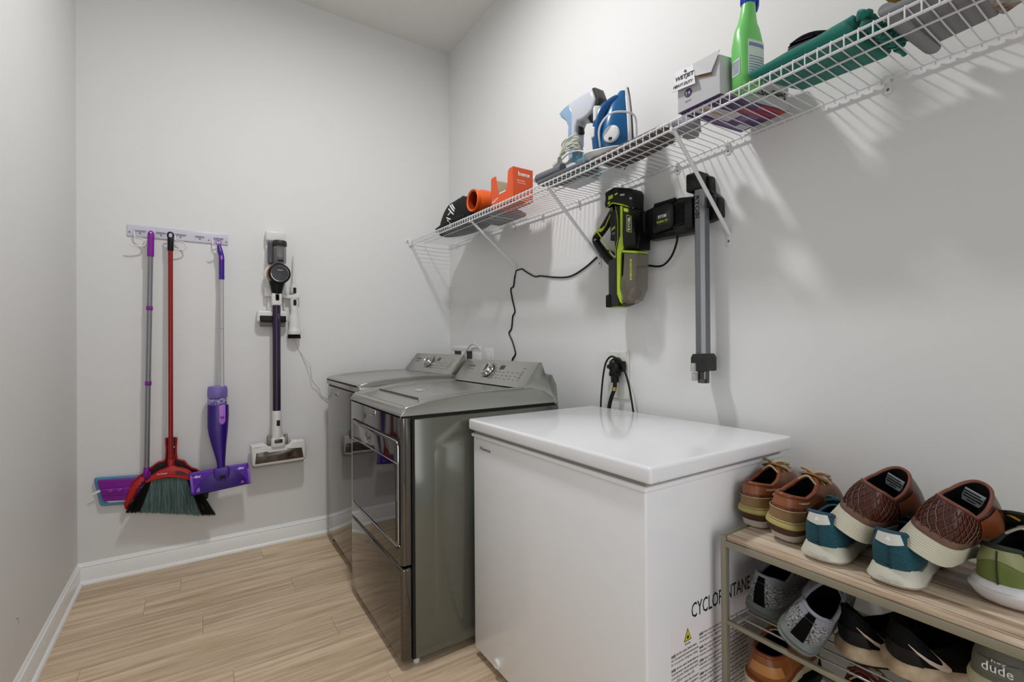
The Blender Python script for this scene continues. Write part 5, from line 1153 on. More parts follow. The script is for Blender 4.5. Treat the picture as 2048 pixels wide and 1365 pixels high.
m.tube(pts, lambda s: (0.010+0.003*math.sin(s*50), 0.008), 8, k=2); m.tube([(p[0]-0.01, p[1]+0.004, p[2]+0.022) for p in pts], lambda s: (0.009+0.003*math.sin(s*46), 0.008), 8, k=2); t.part('ruffled_hem', m, TEAL, angle=80)
m = MB(); m.tube([(1.395, 0.45, D+0.02), (1.408, 0.425, D+0.013), (1.418, 0.40, D+0.010)], 0.0065, 8); m.tube([(1.43, 0.445, D+0.008), (1.455, 0.44, D+0.008), (1.47, 0.44, D+0.006)], 0.0065, 8); t.part('cord_end', m, TEAL, angle=80)
t = Thing('dark_case', 'small dark purple-black case lying on the teal garment near the wall', 'case', (1.325, 0.600, zs(0.60)+0.034))
m = MB(); m.prism(rpoly([(-0.032, 0.0), (-0.034, 0.036), (-0.024, 0.042), (0.030, 0.036), (0.042, 0.026), (0.045, 0.0)], 0.01), -0.03, 0.03, 0.006, 3, Matrix(((0, 0, 1, 0), (-1, 0, 0, 0), (0, 1, 0, 0), (0, 0, 0, 1)))); b = t.part('case_body', m, mat('plum_black', (34, 26, 42), 0.2))
t.part('case_lid', MB().tube([(-0.0, 0.028, 0.042), (0, 0.0, 0.048), (0, -0.030, 0.044), (0, -0.060, 0.030)], (0.032, 0.004), 12, flat=(1, 0, 0)), mat('plum_grey', (78, 66, 78), 0.35), b)
GT = mat('grey_towel', (138, 138, 141), 0.95, bump=0.8, bscale=350)
D = zs(0.33)+0.005
t = Thing('grey_towel', 'folded grey towel hanging over the shelf deck at the near end', 'towel', (1.36, 0.33, D), F_W, (1.36, 0.33, D))
t.part('lower_fold', sheet([(1.245, 0.418), (1.482, 0.412), (1.462, 0.27), (1.250, 0.262)], D, 0.016, 8, 0.0015), GT, angle=80)
t.part('roll', MB().tube([(1.25, 0.402, D+0.008), (1.36, 0.400, D+0.007), (1.492, 0.394, D+0.006)], (0.022, 0.015), 16), GT, angle=80)
t = Thing('yellow_towel', 'folded mustard yellow cloth with dark stripes lying on the grey towel', 'towel', (1.34, 0.34, D+0.05), F_W, (1.34, 0.34, D+0.016))
YT = mat('mustard_cloth', (196, 158, 78), 0.9, bump=0.5, bscale=300)
for i in range(3):
    t.part('fold', sheet([(1.238, 0.420), (1.42, 0.412), (1.42, 0.29), (1.25, 0.285)], D+0.016+i*0.012, 0.012, 12+i, 0.0015), YT if i != 1 else mat('dark_stripe', (86, 60, 52), 0.9), angle=80)
t = SH('patterned_cloth', 'white, green and brown patterned cloth bundle beside the grey towel at the near end', 'cloth', 1.37, 0.232)
m = MB(); cloth_lump(m, 0, 0, 0.085, 0.04, 0.05, 15, 0.1, 0.3); t.part('cloth', m, mat('pattern_cloth', (196, 196, 190), 0.9, vary=0.9, vscale=28, dark=(110, 50, 24)), angle=80)
# ================================================================ shoe rack
RK = mat('pewter_frame', (150, 144, 126), 0.4, 0.35)
RACKW = wood_mat('rustic_oak_board', (84, 62, 44), (190, 166, 140), (230, 212, 188), 0.5, 1, 0.9, 0.15)
t = Thing('shoe_rack', 'shoe rack with a rustic wooden top board and wire tiers against the right wall', 'shoe rack', (1.29, 0.22, 0), F_W, (1.29, 0.22, 0))
RX0, RX1, RY0, RY1, ZT = 1.121, 1.452, -0.28, 0.727, 0.694
for x in (RX0, RX1-0.018):
    for y in (RY1-0.015, RY0):
        t.part('post', MB().bx(x, x+0.018, y, y+0.015, 0, ZT-0.002, 0.003), RK)
for a in (RY1-0.015, RY0):
    t.part('end_rail', MB().bx(RX0+0.016, RX1-0.016, a, a+0.013, ZT-0.030, ZT-0.002, 0.003), RK)
for x in (RX0, RX1-0.013):
    t.part('top_rail', MB().bx(x, x+0.013, RY0+0.014, RY1-0.014, ZT-0.030, ZT-0.013, 0.002), RK)
bd = MB().bx(RX0+0.004, RX1-0.004, RY0+0.014, RY1-0.0155, ZT-0.0128, ZT, 0.0025)
t.part('top_board', bd, RACKW, angle=25)
t.part('board_groove', MB().bx(RX0+0.020, RX0+0.0215, RY0+0.016, RY1-0.017, ZT-0.001, ZT+0.0003), mat('groove_dark', (74, 58, 46), 0.7))
for zt in (0.478, 0.262, 0.060):
    t.part('tier_rail', MB().bx(RX0+0.002, RX0+0.014, RY0+0.012, RY1-0.012, zt-0.012, zt, 0.003), RK)
    t.part('tier_rail', MB().bx(RX1-0.014, RX1-0.002, RY0+0.012, RY1-0.012, zt-0.012, zt, 0.003), RK)
    for a in (RY1-0.026, RY0+0.014):
        t.part('tier_end', MB().bx(RX0+0.010, RX1-0.010, a, a+0.008, zt-0.010, zt-0.002, 0.002), RK)
    for i in range(7):
        x = RX0+0.045+i*0.040
        t.part('tier_rod', MB().cyl((x, RY0+0.016, zt-0.002), (x, RY1-0.016, zt-0.002), 0.0028, n=10), ALU)

# ================================================================ shoes
HWT = [(0, 0), (0.004, 0.24), (0.012, 0.40), (0.03, 0.58), (0.07, 0.74), (0.15, 0.83), (0.3, 0.83), (0.42, 0.80), (0.55, 0.87), (0.7, 1.0), (0.8, 0.98), (0.88, 0.86), (0.94, 0.66), (0.975, 0.45), (0.992, 0.26), (1, 0)]
class Shoe:
    def __init__(s, name, label, loc, yaw=0, roll=0, pitch=0, L=0.30, W=0.108, zs=0.035, zt=0.022, hh=0.095, hm=0.068, hf=0.100, a=0.02, b=0.47, wq=0.56, spring=0.02, bul=0.004, side=1, group=None, kin=0.95, lean=0.0, cat='shoe', ez=2.0):
        s.__dict__.update(L=L, W=W, zs=zs, zt=zt, hh=hh, hm=hm, hf=hf, a=a, b=b, wq=wq, spring=spring, bul=bul, side=side, kin=kin, lean=lean, ez=ez)
        R = Rz(yaw) @ Rx(roll) @ Ry(pitch)
        s.t = Thing(name, label, cat, loc, R, (0, 0, 0), group)
    def tt(s, q): return (1-math.cos(PI*min(1, abs(q))))/2
    def out(s, q, k=1.0, e=0.0):
        t = s.tt(q); x = -e+t*(s.L+2*e); hw = interp(HWT, t)*s.W/2*k
        return Vector((x, math.copysign(hw, q)+s.side*0.05*s.W*math.sin(PI*t)**2*(1 if t > .5 else .4)-s.side*0.02*s.W, 0))
    def sp(s, t): return s.spring*max(0, (t-0.68)/0.32)**2
    def ring(s, h, k=1.0, e=0.0, h2=None, N=64, hf=None):
        o = []
        for i in range(N):
            q = -1+2*i/N; p = s.out(q, k, e); t = s.tt(q); z = h if h2 is None else h+(h2-h)*t
            if hf: z = hf(t, z)
            p.z = z+s.sp(t); o.append(p)
        return o
    def layer(s, name, m, rings, parent=None, label=None):   # rings: (h_heel, h_toe, k, e)
        mb = MB(); mb.loft([s.ring(r[0], r[2], r[3], r[1], hf=(r[4] if len(r) > 4 else None)) for r in rings])
        return s.t.part(name, mb, m, parent, label, angle=40)
    def surf(s, q, v, off=0.0):
        t = s.tt(q); P = s.out(q, s.kin, -0.002); P.z = s.zs+(s.zt-s.zs)*t+s.sp(t)-0.002
        tq = s.a+(s.b-s.a)*t; yy = s.W/2*s.wq*(max(0, 1-(2*t-1)**2))**0.42 if 0 < t < 1 else 0
        Q = Vector((tq*s.L-s.lean*(1-t), math.copysign(yy, q), interp([(0, s.hh), (0.12, s.hh-0.004), (0.4, s.hm), (0.7, s.hm+0.3*(s.hf-s.hm)), (1, s.hf)], t)))
        g = v**(1.0+0.25*t); e = 1.0+(s.ez-1)*sstep(0.25, 0.9, t)
        p = P.lerp(Q, g); p.z = P.z+(Q.z-P.z)*(1-(1-v)**e)
        bl = s.bul*math.sin(PI*v)*(1-0.5*t)
        d = Vector((P.x-0.25*s.L, P.y, 0)) if t < 0.5 else Vector((0, P.y, 0))
        if d.length > 1e-6: p += d.normalized()*bl
        return p
    def nrm(s, q, v):
        e = 0.01; q1, q0 = min(0.999, q+e), max(-0.999, q-e); v1, v0 = min(1, v+e), max(0, v-e)
        n = (s.surf(q1, v)-s.surf(q0, v)).cross(s.surf(q, v1)-s.surf(q, v0))
        if n.length < 1e-12: return Vector((0, 0, 1))
        n.normalize(); c = s.surf(q, v)-Vector((0.35*s.L, 0, 0.03))
        return n if n.dot(c) > 0 else -n
    def upper(s, m, lining, N=72, K=12, collar=None, cr=0.004, label=None):
        mb = MB(); mb.loft([[s.surf(-1+2*i/N, k/K) for i in range(N)] for k in range(K+1)], cap=False)
        u = s.t.part('upper', mb, m, None, label, angle=60); s.u = u
        rim = [s.surf(-1+2*i/N, 1.0) for i in range(N)]; c = sum(rim, Vector())/N
        inn = [Vector((c.x+(p.x-c.x)*0.93, c.y+(p.y-c.y)*0.86, p.z-0.004)) for p in rim]
        bot = [Vector((c.x+(p.x-c.x)*0.96, c.y+(p.y-c.y)*0.95, s.zs+0.004)) for p in rim]
        mb = MB(); mb.loft([rim, inn, bot], cap=True, capends=(False, True)); s.t.part('lining', mb, lining, angle=60)
        s.rimc = c
        mb = MB(); mb.tube(rim, cr, 8, closed=True, smooth=False); s.t.part('collar', mb, collar or m, u, angle=80)
        return u
    def patch(s, name, m, rows, off=0.0012, label=None, n=10):
        """rows: list of (q, v0, v1)"""
        g = []; dn = []
        for q, v0, v1 in rows:
            g.append([s.surf(q, v0+(v1-v0)*j/n)+s.nrm(q, v0+(v1-v0)*j/n)*off for j in range(n+1)])
        mb = MB(); mb.grid(g); return s.t.part(name, mb, m, s.u, label, angle=70)
    def band(s, name, m, q0, q1, v0, v1, off=0.0012, n=16, label=None):
        f = lambda v, q: v(q) if callable(v) else v
        return s.patch(name, m, [(q0+(q1-q0)*i/n, f(v0, q0+(q1-q0)*i/n), f(v1, q0+(q1-q0)*i/n)) for i in range(n+1)], off, label)
    def tongue(s, m, h=0.03, w=0.5, L=0.06):
        c = s.surf(1.0, 0.99); rows = []
        for i in range(7):
            k = i/6; x = c.x+0.02-L*k; z = c.z-0.010+(h+0.01)*math.sin(PI/2*k)
            rows.append([(x+0.010*abs(j/3)**2, j/3*s.W*0.5*w*(0.8+0.2*k), z-0.012*(j/3)**2) for j in range(-3, 4)])
        mb = MB(); mb.grid(rows); mb.thick(0.004); s.t.part('tongue', mb, m, s.u, angle=70)
    def laces(s, m, n=4, r=0.0022, bow=True, v0=0.96, v1=0.66, q=0.70):
        mb = MB()
        for i in range(n):
            v = v0+(v1-v0)*i/max(1, n-1); qq = q+0.05*i
            a, b = s.surf(qq, v), s.surf(-qq, v); c = (a+b)/2; c.z = max(s.surf(0.999, v).z, c.z)+0.004
            a = a+s.nrm(qq, v)*0.001; b = b+s.nrm(-qq, v)*0.001
            mb.tube([a, a.lerp(c, 0.6)+Vector((0, 0, 0.004)), c+Vector((0, 0, 0.002)), b.lerp(c, 0.6)+Vector((0, 0, 0.004)), b], r, 7)
        if bow:
            c = s.surf(1.0, 0.97)+Vector((0, 0, 0.008))
            for sg in (1, -1):
                mb.tube([c, c+Vector((-0.004, sg*0.018, 0.010)), c+Vector((0.008, sg*0.034, 0.004)), c+Vector((0.018, sg*0.022, -0.001)), c], r, 7)
                mb.tube([c, c+Vector((0.012, sg*0.014, 0.004)), c+Vector((0.030, sg*0.030, -0.012))], r, 7)
        s.t.part('laces', mb, m, s.u, angle=80)
    def text(s, txt, m, q0, q1, v, h, name='lettering'):
        """lettering laid on a short stretch of the heel between q0 and q1"""
        p, r = s.surf(q0, v), s.surf(q1, v); n = s.nrm((q0+q1)/2, v); md = s.surf((q0+q1)/2, v)
        x = (r-p); w = x.length; x.normalize(); y = n.cross(x).normalized()
        if y.z < 0: y = -y
        o = md-x*w/2+n*0.0045; s.t.text(name, txt, m, o, x, y, w, h, s.u, bold=0.01)
BOOT_T = ZT+0.0008
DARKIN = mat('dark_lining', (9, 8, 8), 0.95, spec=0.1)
# --- boat shoes
LEA = mat('tan_leather', (150, 92, 46), 0.38, bump=0.3, bscale=160, vary=0.4, vscale=14, dark=(92, 46, 18))
LEA2 = mat('light_tan_leather', (156, 122, 78), 0.5, bump=0.3, bscale=160, vary=0.25, vscale=18)
LEAR = mat('red_brown_leather', (128, 64, 34), 0.35)
LACE = mat('tan_lace', (190, 164, 130), 0.6)
CREAMS = mat('cream_sole', (206, 200, 184), 0.6, vary=0.12, vscale=30); YSOLE = mat('olive_yellow_sole', (184, 172, 96), 0.6, vary=0.15, vscale=30); BSOLE = mat('brown_sole', (66, 32, 20), 0.45)
def boat(label, loc, yaw, roll, pitch, w0, dx):
    s = Shoe('boat_shoe', label, loc, yaw, roll, pitch, L=0.290, W=0.098, zs=0.052, zt=0.044, hh=0.118, hm=0.106, hf=0.140, a=0.03, b=0.50, wq=0.62, bul=0.005, spring=0.012, group='tan boat shoes at the freezer end of the rack')
    s.layer('outsole', CREAMS, [(0.0, 0.0, 0.80*w0, -0.020+dx), (0.004, 0.004, 0.88*w0, -0.012+dx), (0.024, 0.020, 0.93*w0, -0.006+dx)])
    s.layer('heel_block', BSOLE, [(0.023, 0.019, 0.96, -0.002), (0.026, 0.022, 1.03, 0.001), (0.041, 0.034, 1.06, 0.003)])
    s.layer('welt', YSOLE, [(0.040, 0.033, 1.06, 0.003), (0.044, 0.036, 1.10, 0.007), (0.051, 0.043, 1.08, 0.005), (0.056, 0.047, 1.0, -0.001)])
    s.upper(LEA, DARKIN, collar=LEAR, cr=0.0055)
    s.band('heel_patch', LEA2, -0.30, 0.30, 0.08, lambda q: 0.50, 0.0016)
    for sg in (1, -1):
        s.band('side_patch', LEAR if sg < 0 else LEA, sg*0.31, sg*0.40, 0.05, 0.6, 0.0014)
    s.band('top_band', mat('mid_brown_leather', (140, 82, 46), 0.4), -0.55, 0.55, 0.62, 0.98, 0.0014)
    mb = MB()
    mb.tube([s.surf(q/10*0.30, 0.50)+s.nrm(q/10*0.30, 0.50)*0.003 for q in range(-10, 11)], 0.0012, 6); s.t.part('stitching', mb, LACE, s.u)
    mb = MB(); mb.tube([s.surf(q/10*0.30, 0.10)+s.nrm(q/10*0.30, 0.10)*0.003 for q in range(-10, 11)], 0.0018, 6); s.t.part('stitching', mb, LACE, s.u)
    for sg in (1, -1):
        mb = MB(); a = [s.surf(sg*q, 0.80)+s.nrm(sg*q, 0.80)*0.003 for q in (0.27, 0.31, 0.35, 0.39)]; mb.tube(a, 0.0026, 8); s.t.part('side_lace', mb, LACE, s.u)
        for q in (0.265, 0.395):
            mb = MB(); mb.sphere(s.surf(sg*q, 0.80)+s.nrm(sg*q, 0.8)*0.002, 0.0045, n=10); s.t.part('eyelet', mb, mat('eyelet', (150, 120, 90), 0.4, 0.5), s.u)
    # raised vamp plug and tongue
    s.tongue(LEA2, 0.012, 0.7, 0.03); s.laces(LACE, 3, 0.0028)
    return s
boat('tan leather boat shoe on the rack top pressed against the white freezer', (1.214, 0.703, BOOT_T), 4, 0, 0, 1.0, 0.0)
boat('tan leather boat shoe on the rack top between its mate and the left teal shoe', (1.178, 0.616, BOOT_T+0.004), -2, 6, 0, 1.02, -0.006)
# --- teal knit trainers
TK = mat('teal_knit', (24, 82, 96), 0.85, bump=0.9, bscale=90, vary=0.35, vscale=120, stretch=(1, 1, 3))
CS = mat('ivory_foam', (208, 204, 188), 0.6, vary=0.08, vscale=20)
def teal(label, loc, yaw, roll=0):
    s = Shoe('teal_trainer', label, loc, yaw, roll, 0, L=0.305, W=0.112, zs=0.040, zt=0.026, hh=0.112, hm=0.078, hf=0.095, a=-0.01, b=0.47, wq=0.58, bul=0.006, spring=0.022, group='teal trainers under the brown slip-ons', kin=0.84)
    dip = lambda t, z: z-0.012*sstep(0.02, 0.16, t)*(1-sstep(0.3, 0.5, t))
    s.layer('sole', CS, [(0.0, 0.0, 0.84, -0.012), (0.004, 0.002, 1.0, -0.002), (0.012, 0.008, 1.06, 0.008), (0.024, 0.015, 1.02, 0.003, dip), (0.040, 0.025, 0.90, -0.004, dip), (0.044, 0.029, 0.85, -0.008, dip)])
    s.upper(TK, DARKIN, collar=mat('teal_rim', (22, 66, 86), 0.6), cr=0.0045)
    s.band('heel_tab', mat('heel_tab_pale', (206, 206, 198), 0.4), -0.13, 0.13, lambda q: 0.66+0.5*abs(q), 1.0, 0.0035)
    mb = MB(); mb.tube([s.surf(0.0, v/10)+s.nrm(0.01, v/10)*0.0005 for v in range(0, 7)], 0.0012, 6); s.t.part('heel_seam', mb, mat('seam_teal', (12, 48, 60), 0.8), s.u)
    mb = MB(); c = s.surf(0.0, 0.86)+Vector((-0.0045, 0, 0)); mb.add([c+Vector((0, -0.006, -0.005)), c+Vector((0, 0.006, -0.005)), c+Vector((0, 0, 0.006))], [(0, 1, 2)]); s.t.part('tab_mark', mb, WHITEINK, s.u)
    s.t.text('sole_lettering', 'allbirds', mat('sole_emboss', (190, 186, 172), 0.6), (-0.0085, 0.026, 0.012), (0, -1, 0), (0.1, 0, 1), 0.05, 0.010, s.u)
    s.tongue(TK, 0.02, 0.6, 0.04); s.laces(mat('teal_lace', (30, 90, 100), 0.7), 4)
    return s
teal('teal knit trainer on the rack top beside the boat shoes, under a brown slip-on', (1.153, 0.508, BOOT_T), 5)
teal('teal knit trainer on the rack top nearest the olive trainer, under a brown slip-on', (1.153, 0.378, BOOT_T), 5)
# --- brown slip-ons with a cage heel, tilted on top of the teal pair
BW = mat('brown_woven', (72, 36, 27), 0.3, bump=0.2, bscale=300); BWL = mat('bronze_rim', (120, 92, 80), 0.35, 0.2); KS = mat('ribbed_ivory_sole', (200, 196, 176), 0.55)
def slip(label, loc, yaw, roll, pitch):
    s = Shoe('brown_slip_on', label, loc, yaw, roll, pitch, L=0.262, W=0.108, zs=0.052, zt=0.034, hh=0.122, hm=0.104, hf=0.150, a=0.05, b=0.46, wq=0.60, bul=0.006, ez=1.05, spring=0.016, group='brown slip-ons lying on the teal trainers', kin=0.90)
    rg = [(0.0, 0.0, 0.86, -0.014), (0.003, 0.002, 0.96, -0.006)]
    for i in range(9):
        h = 0.006+i*0.0042; k = 1.06-0.010*i; e = 0.012-0.0016*i
        rg += [(h, h*0.62, k, e), (h+0.0028, (h+0.0028)*0.62, k, e), (h+0.0034, (h+0.0034)*0.62, k-0.02, e-0.0012)]
    s.layer('sole', KS, rg)
    s.layer('bronze_band', BWL, [(0.0438, 0.0270, 0.96, -0.001), (0.050, 0.032, 0.97, 0.001), (0.058, 0.040, 0.95, -0.001)])
    s.upper(BW, DARKIN, collar=mat('tan_collar', (112, 64, 46), 0.5), cr=0.0035)
    # raised diamond cage round the heel
    mb = MB()
    for i in range(-9, 10):
        for sg in (1, -1):
            pts = []
            for k in range(9):
                v = 0.06+0.86*k/8; q = i*0.062+sg*0.16*(k/8)
                if abs(q) < 0.46: pts.append(s.surf(q, v)+s.nrm(q, v)*0.0012)
            if len(pts) > 2: mb.tube(pts, 0.0010, 5, k=2)
    s.t.part('heel_cage', mb, mat('brown_cage', (92, 50, 38), 0.28), s.u, angle=70, kind='stuff')
    for sg in (1, -1): s.band('side_panel', mat('saddle_brown', (128, 66, 30), 0.4), sg*0.46, sg*0.72, 0.10, 0.85, 0.0016)
    # white size label on the inner wall of the tongue
    c = s.rimc; x1 = s.b*s.L-0.012
    lb = s.t.part('size_label', MB().box((x1, 0.0, s.hf-0.032), (0.001, 0.034, 0.030), rot=Ry(-18)), mat('label_silver', (170, 176, 180), 0.5), s.u)
    for k in range(4): s.t.part('label_line', MB().box((x1-0.0012+0.003*(k-1.5)*0.9, 0.0 if k else 0.004, s.hf-0.032+(k-1.5)*0.0062*-1), (0.0008, 0.030 if k < 3 else 0.015, 0.0024), rot=Ry(-18)), INK, lb)
    return s
slip('brown slip-on with caged heel and ribbed ivory sole, on the left teal trainer', (1.174, 0.470, ZT+0.078), -8, 24, 2)
slip('brown slip-on with caged heel and ribbed ivory sole, on the right teal trainer', (1.174, 0.343, ZT+0.078), -8, 24, 2)
# --- olive trainer
OL = mat('olive_fabric', (122, 134, 68), 0.7, vary=0.3, vscale=10, dark=(92, 108, 44), bump=0.2, bscale=200); WS = mat('white_foam', (222, 220, 222), 0.5)
s = Shoe('olive_trainer', 'olive green trainer with white sole and pale laces at the right end of the rack', (1.222, 0.238, BOOT_T), -6, 0, 0, L=0.30, W=0.118, zs=0.042, zt=0.036, hh=0.112, hm=0.080, hf=0.118, a=0.02, b=0.50, wq=0.58, bul=0.006, spring=0.02, kin=0.86)
s.layer('sole', WS, [(0.0, 0.0, 0.74, -0.030), (0.004, 0.002, 0.86, -0.014), (0.014, 0.012, 0.95, 0.0), (0.030, 0.022, 1.06, 0.014), (0.034, 0.026, 1.07, 0.015), (0.036, 0.028, 1.02, 0.008), (0.044, 0.036, 1.0, 0.004), (0.048, 0.040, 0.90, -0.004)])
s.upper(OL, DARKIN, collar=mat('dark_green_rim', (30, 40, 28), 0.7), cr=0.005)
s.band('heel_panel', mat('sage_panel', (146, 150, 104), 0.6), -0.22, 0.22, lambda q: 0.58+0.1*math.cos(q*14), 0.96, 0.0015)
mb = MB(); mb.tube([s.surf(0.0, v/10)+s.nrm(0.01, v/10)*0.002 for v in range(0, 10)], 0.0013, 6); s.t.part('heel_seam', mb, mat('dark_green_rim', (30, 40, 28), 0.7), s.u)
s.patch('check_mark', mat('gold_tick', (232, 190, 30), 0.4), [(-0.36-0.26*k/10, 0.30-0.12*math.sin(PI*k/10), 0.33-0.12*math.sin(PI*k/10)+0.10*math.sin(PI*(k/10)**2)*(k/10)) for k in range(11)], 0.0022)
s.tongue(mat('dark_green_rim', (30, 40, 28), 0.7), 0.04, 0.8, 0.06); s.laces(mat('ivory_lace', (220, 218, 200), 0.6), 5, 0.003)
mb = MB(); c = s.surf(1.0, 0.97)+Vector((-0.01, 0.01, 0.015)); mb.tube([c, c+Vector((-0.008, 0.012, 0.008)), c+Vector((0.004, 0.022, 0.004)), c+Vector((0.008, 0.006, 0.0))], 0.0024, 7); s.t.part('pull_loop', mb, mat('gold_loop', (222, 160, 40), 0.6), s.u)
# --- second tier
T2 = 0.478+0.0012
GK = mat('grey_marl_knit', (176, 178, 180), 0.9, vary=0.9, vscale=190, dark=(26, 28, 30), bump=0.8, bscale=200, stretch=(1, 1, 2.2)); RIB = mat('grey_rib', (134, 136, 146), 0.85, bump=0.5, bscale=150); GS = mat('grey_green_sole', (98, 106, 100), 0.5)
def knit(label, loc, yaw, roll, pitch):
    s = Shoe('grey_knit_trainer', label, loc, yaw, roll, pitch, L=0.295, W=0.108, zs=0.036, zt=0.026, hh=0.112, hm=0.090, hf=0.125, a=0.02, b=0.50, wq=0.60, bul=0.007, spring=0.02, group='grey marl knit trainers on the middle tier', kin=0.90)
    s.layer('sole', GS, [(0.0, 0.0, 0.76, -0.024), (0.005, 0.002, 0.88, -0.010), (0.010, 0.006, 0.98, 0.004), (0.018, 0.012, 1.03, 0.010), (0.021, 0.014, 1.0, 0.006), (0.028, 0.020, 1.03, 0.009), (0.036, 0.026, 0.99, 0.003), (0.041, 0.030, 0.92, -0.002)])
    s.upper(GK, DARKIN, collar=RIB, cr=0.0045)
    s.band('rib_collar', RIB, -0.60, 0.60, lambda q: 0.84-0.25*abs(q), 1.0, 0.0012)
    s.band('heel_stripe', mat('black_stripe', (6, 6, 7), 0.8, spec=0.1), -0.05, 0.05, 0.0, 0.78, 0.003); s.band('heel_gap', DARKIN, -0.05, 0.05, 0.79, 1.0, 0.0026)
    s.tongue(RIB, 0.03, 0.7, 0.05); s.laces(mat('grey_lace', (120, 120, 124), 0.7), 4)
    return s
knit('grey marl knit trainer with black heel stripe on the middle tier against the freezer', (1.185, 0.668, T2+0.004), 2, 6, 0)
knit('grey marl knit trainer with black heel stripe, tilted over the front tier rail', (1.112, 0.556, T2+0.016), 8, 28, -4)
BU = mat('black_mesh', (8, 8, 9), 0.7, spec=0.15, bump=0.4, bscale=220); TS = mat('dirty_cream_sole', (196, 176, 146), 0.6, vary=0.35, vscale=26, dark=(150, 124, 92))
def tick(label, loc, yaw, roll=0, pitch=0):
    s = Shoe('black_trainer', label, loc, yaw, roll, pitch, L=0.30, W=0.106, zs=0.036, zt=0.026, hh=0.108, hm=0.070, hf=0.105, a=0.02, b=0.46, wq=0.56, bul=0.005, spring=0.022, group='black trainers on the middle tier', kin=0.90)
    s.layer('outsole', BLACK, [(0.0, 0.0, 0.84, -0.012), (0.008, 0.006, 0.96, 0.0)])
    s.layer('sole', TS, [(0.008, 0.005, 0.97, 0.0), (0.014, 0.009, 1.04, 0.009), (0.030, 0.018, 1.03, 0.008), (0.040, 0.027, 0.96, 0.0), (0.043, 0.030, 0.90, -0.003)])
    s.upper(BU, DARKIN, cr=0.004)
    TICK = mat('cream_tick', (206, 184, 164), 0.5)
    for sg in (-1, 1):
        OI = [((0, .62), (0, .65)), ((.25, .42), (.27, .52)), ((.5, .20), (.52, .39)), ((.70, .05), (.70, .31)), ((.84, 0), (.80, .28)), ((.95, .06), (.86, .33)), ((1.0, .22), (.895, .46)), ((.98, .45), (.905, .62)), ((.93, .70), (.905, .76)), ((.90, .88), (.895, .89))]
        g = []
        for (uo, wo), (ui, wi) in OI:
            row = []
            for j in range(7):
                u = uo+(ui-uo)*j/6; w = wo+(wi-wo)*j/6; q = sg*(0.20+0.19*u); v = 0.14+0.80*w
                row.append(s.surf(q, v)+s.nrm(q, v)*0.003)
            g.append(row)
        mb = MB(); mb.grid(g); s.t.part('check_mark', mb, TICK, s.u, angle=70)
    s.band('heel_counter', mat('black_gloss', (12, 12, 13), 0.4, spec=0.3), -0.25, 0.25, 0.05, 0.5, 0.0015)
    s.tongue(BU, 0.03, 0.7, 0.05); s.laces(mat('black_lace', (16, 16, 16), 0.7), 5)
    return s
tick('black trainer with cream tick on the middle tier beside the tilted grey trainer', (1.212, 0.490, T2), -46)
tick('black trainer with large cream tick on the middle tier beside the olive canvas shoe', (1.196, 0.398, T2+0.026), -46, 6)
CN = mat('olive_grey_canvas', (112, 112, 98), 0.9, bump=0.6, bscale=500, vary=0.12, vscale=60); EV = mat('speckled_cream_sole', (200, 192, 160), 0.6, vary=0.25, vscale=60)
def canvas(label, loc, yaw, txt):
    s = Shoe('canvas_slip_on', label, loc, yaw, 0, 0, L=0.30, W=0.116, zs=0.036, zt=0.026, hh=0.104, hm=0.088, hf=0.11, a=0.02, b=0.48, wq=0.6, bul=0.006, spring=0.015, kin=0.92)
    s.layer('sole', EV, [(0.0, 0.0, 0.9, -0.008), (0.006, 0.004, 1.0, 0.002), (0.030, 0.022, 1.05, 0.006), (0.042, 0.030, 0.97, 0.0)])
    s.upper(CN, DARKIN, collar=mat('dark_canvas', (70, 70, 60), 0.9), cr=0.004)
    if txt:
        s.band('heel_label', mat('label_canvas', (104, 104, 92), 0.7), -0.14, 0.14, 0.30, 0.66, 0.003)
        s.text('dude', WHITEINK, 0.08, -0.08, 0.40, 0.017); s.text('hey', WHITEINK, 0.03, -0.055, 0.62, 0.006)
    return s
canvas('olive-grey canvas slip-on with light heel lettering at the right end of the middle tier', (1.166, 0.228, 0.478+0.066), 0, True)
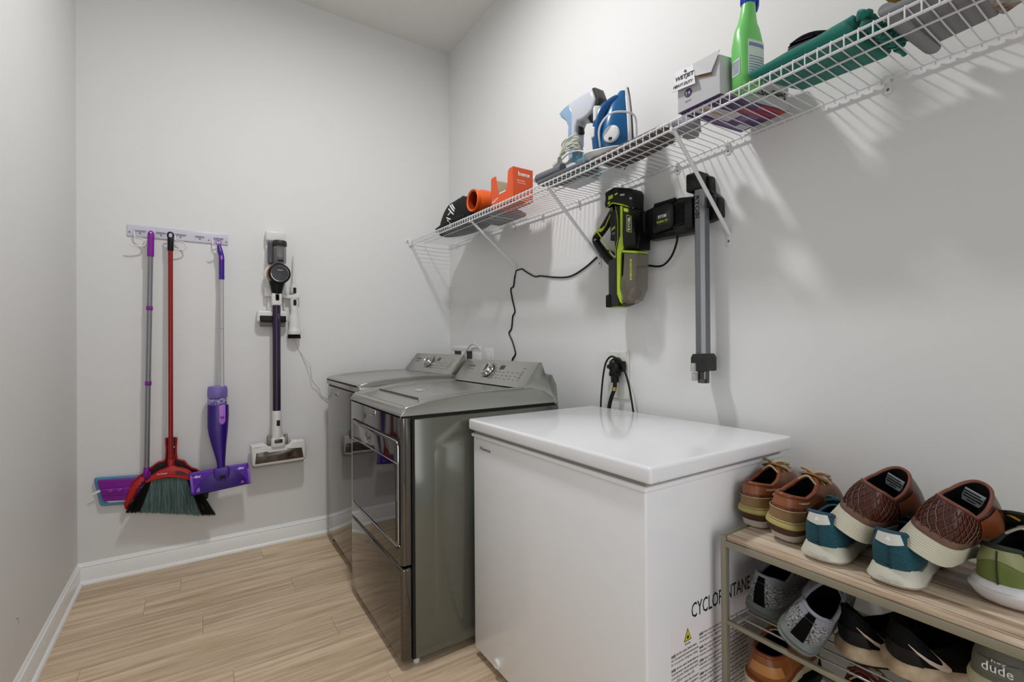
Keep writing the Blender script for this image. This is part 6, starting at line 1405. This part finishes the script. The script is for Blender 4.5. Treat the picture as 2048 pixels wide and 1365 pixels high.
# --- third tier
T3 = 0.262+0.0012
s = Shoe('leather_shoe', 'tan leather shoe with cream sole on the lower tier under the grey trainers', (1.165, 0.655, T3+0.044), 6, 3, 0, L=0.29, W=0.112, zs=0.034, zt=0.028, hh=0.098, hm=0.090, hf=0.11, a=0.03, b=0.47, wq=0.62, bul=0.008, spring=0.012, kin=0.95)
s.layer('sole', mat('cream_cup_sole', (206, 196, 160), 0.6), [(0.0, 0.0, 0.90, -0.010), (0.005, 0.004, 1.03, 0.004), (0.026, 0.022, 1.07, 0.008), (0.031, 0.026, 1.04, 0.005)])
s.layer('piping', LEAR, [(0.030, 0.025, 1.05, 0.006), (0.034, 0.029, 1.05, 0.006), (0.037, 0.032, 0.98, 0.0)])
s.upper(mat('cognac_leather', (160, 96, 42), 0.4, bump=0.4, bscale=120, vary=0.35, vscale=12, dark=(116, 62, 22)), DARKIN, collar=LEAR, cr=0.005)
s.band('heel_patch', mat('honey_leather', (180, 124, 66), 0.45), -0.26, 0.10, 0.35, 0.72, 0.0016); s.tongue(LEA2, 0.03, 0.7, 0.05); s.laces(LACE, 3)
s = Shoe('black_flat', 'low black shoe flattened under the tan leather shoe on the lower tier', (1.17, 0.650, T3), 4, 0, 0, L=0.29, W=0.104, zs=0.026, zt=0.022, hh=0.042, hm=0.040, hf=0.043, kin=0.93, ez=1.2)
s.layer('sole', BLACK, [(0.0, 0.0, 0.92, -0.006), (0.005, 0.004, 1.02, 0.004), (0.028, 0.024, 0.97, 0.0)]); s.upper(BU, DARKIN)
s = Shoe('oxblood_shoe', 'dark red shoe with tan edge on the lower tier beside the tan leather shoe', (1.215, 0.475, T3), 10, 0, 0, L=0.29, W=0.105, zs=0.028, zt=0.022, hh=0.10, hm=0.075, hf=0.11, kin=0.93)
s.layer('sole', TS, [(0.0, 0.0, 0.90, -0.008), (0.005, 0.004, 1.02, 0.004), (0.028, 0.022, 1.02, 0.004), (0.031, 0.025, 0.97, 0.0)])
s.upper(mat('oxblood', (96, 18, 14), 0.5), DARKIN); s.tongue(mat('oxblood', (96, 18, 14), 0.5)); s.laces(LACE, 4)
s = Shoe('black_shoe', 'plain black shoe on the lower tier below the black trainers', (1.19, 0.33, T3), 6, 0, 0, L=0.30, W=0.108, zs=0.028, zt=0.022, hh=0.09, hm=0.075, hf=0.10, kin=0.93)
s.layer('sole', BLACK, [(0.0, 0.0, 0.92, -0.006), (0.005, 0.004, 1.02, 0.004), (0.030, 0.024, 0.97, 0.0)])
s.upper(BU, DARKIN); s.tongue(BU); s.laces(mat('black_lace', (16, 16, 16), 0.7), 4)
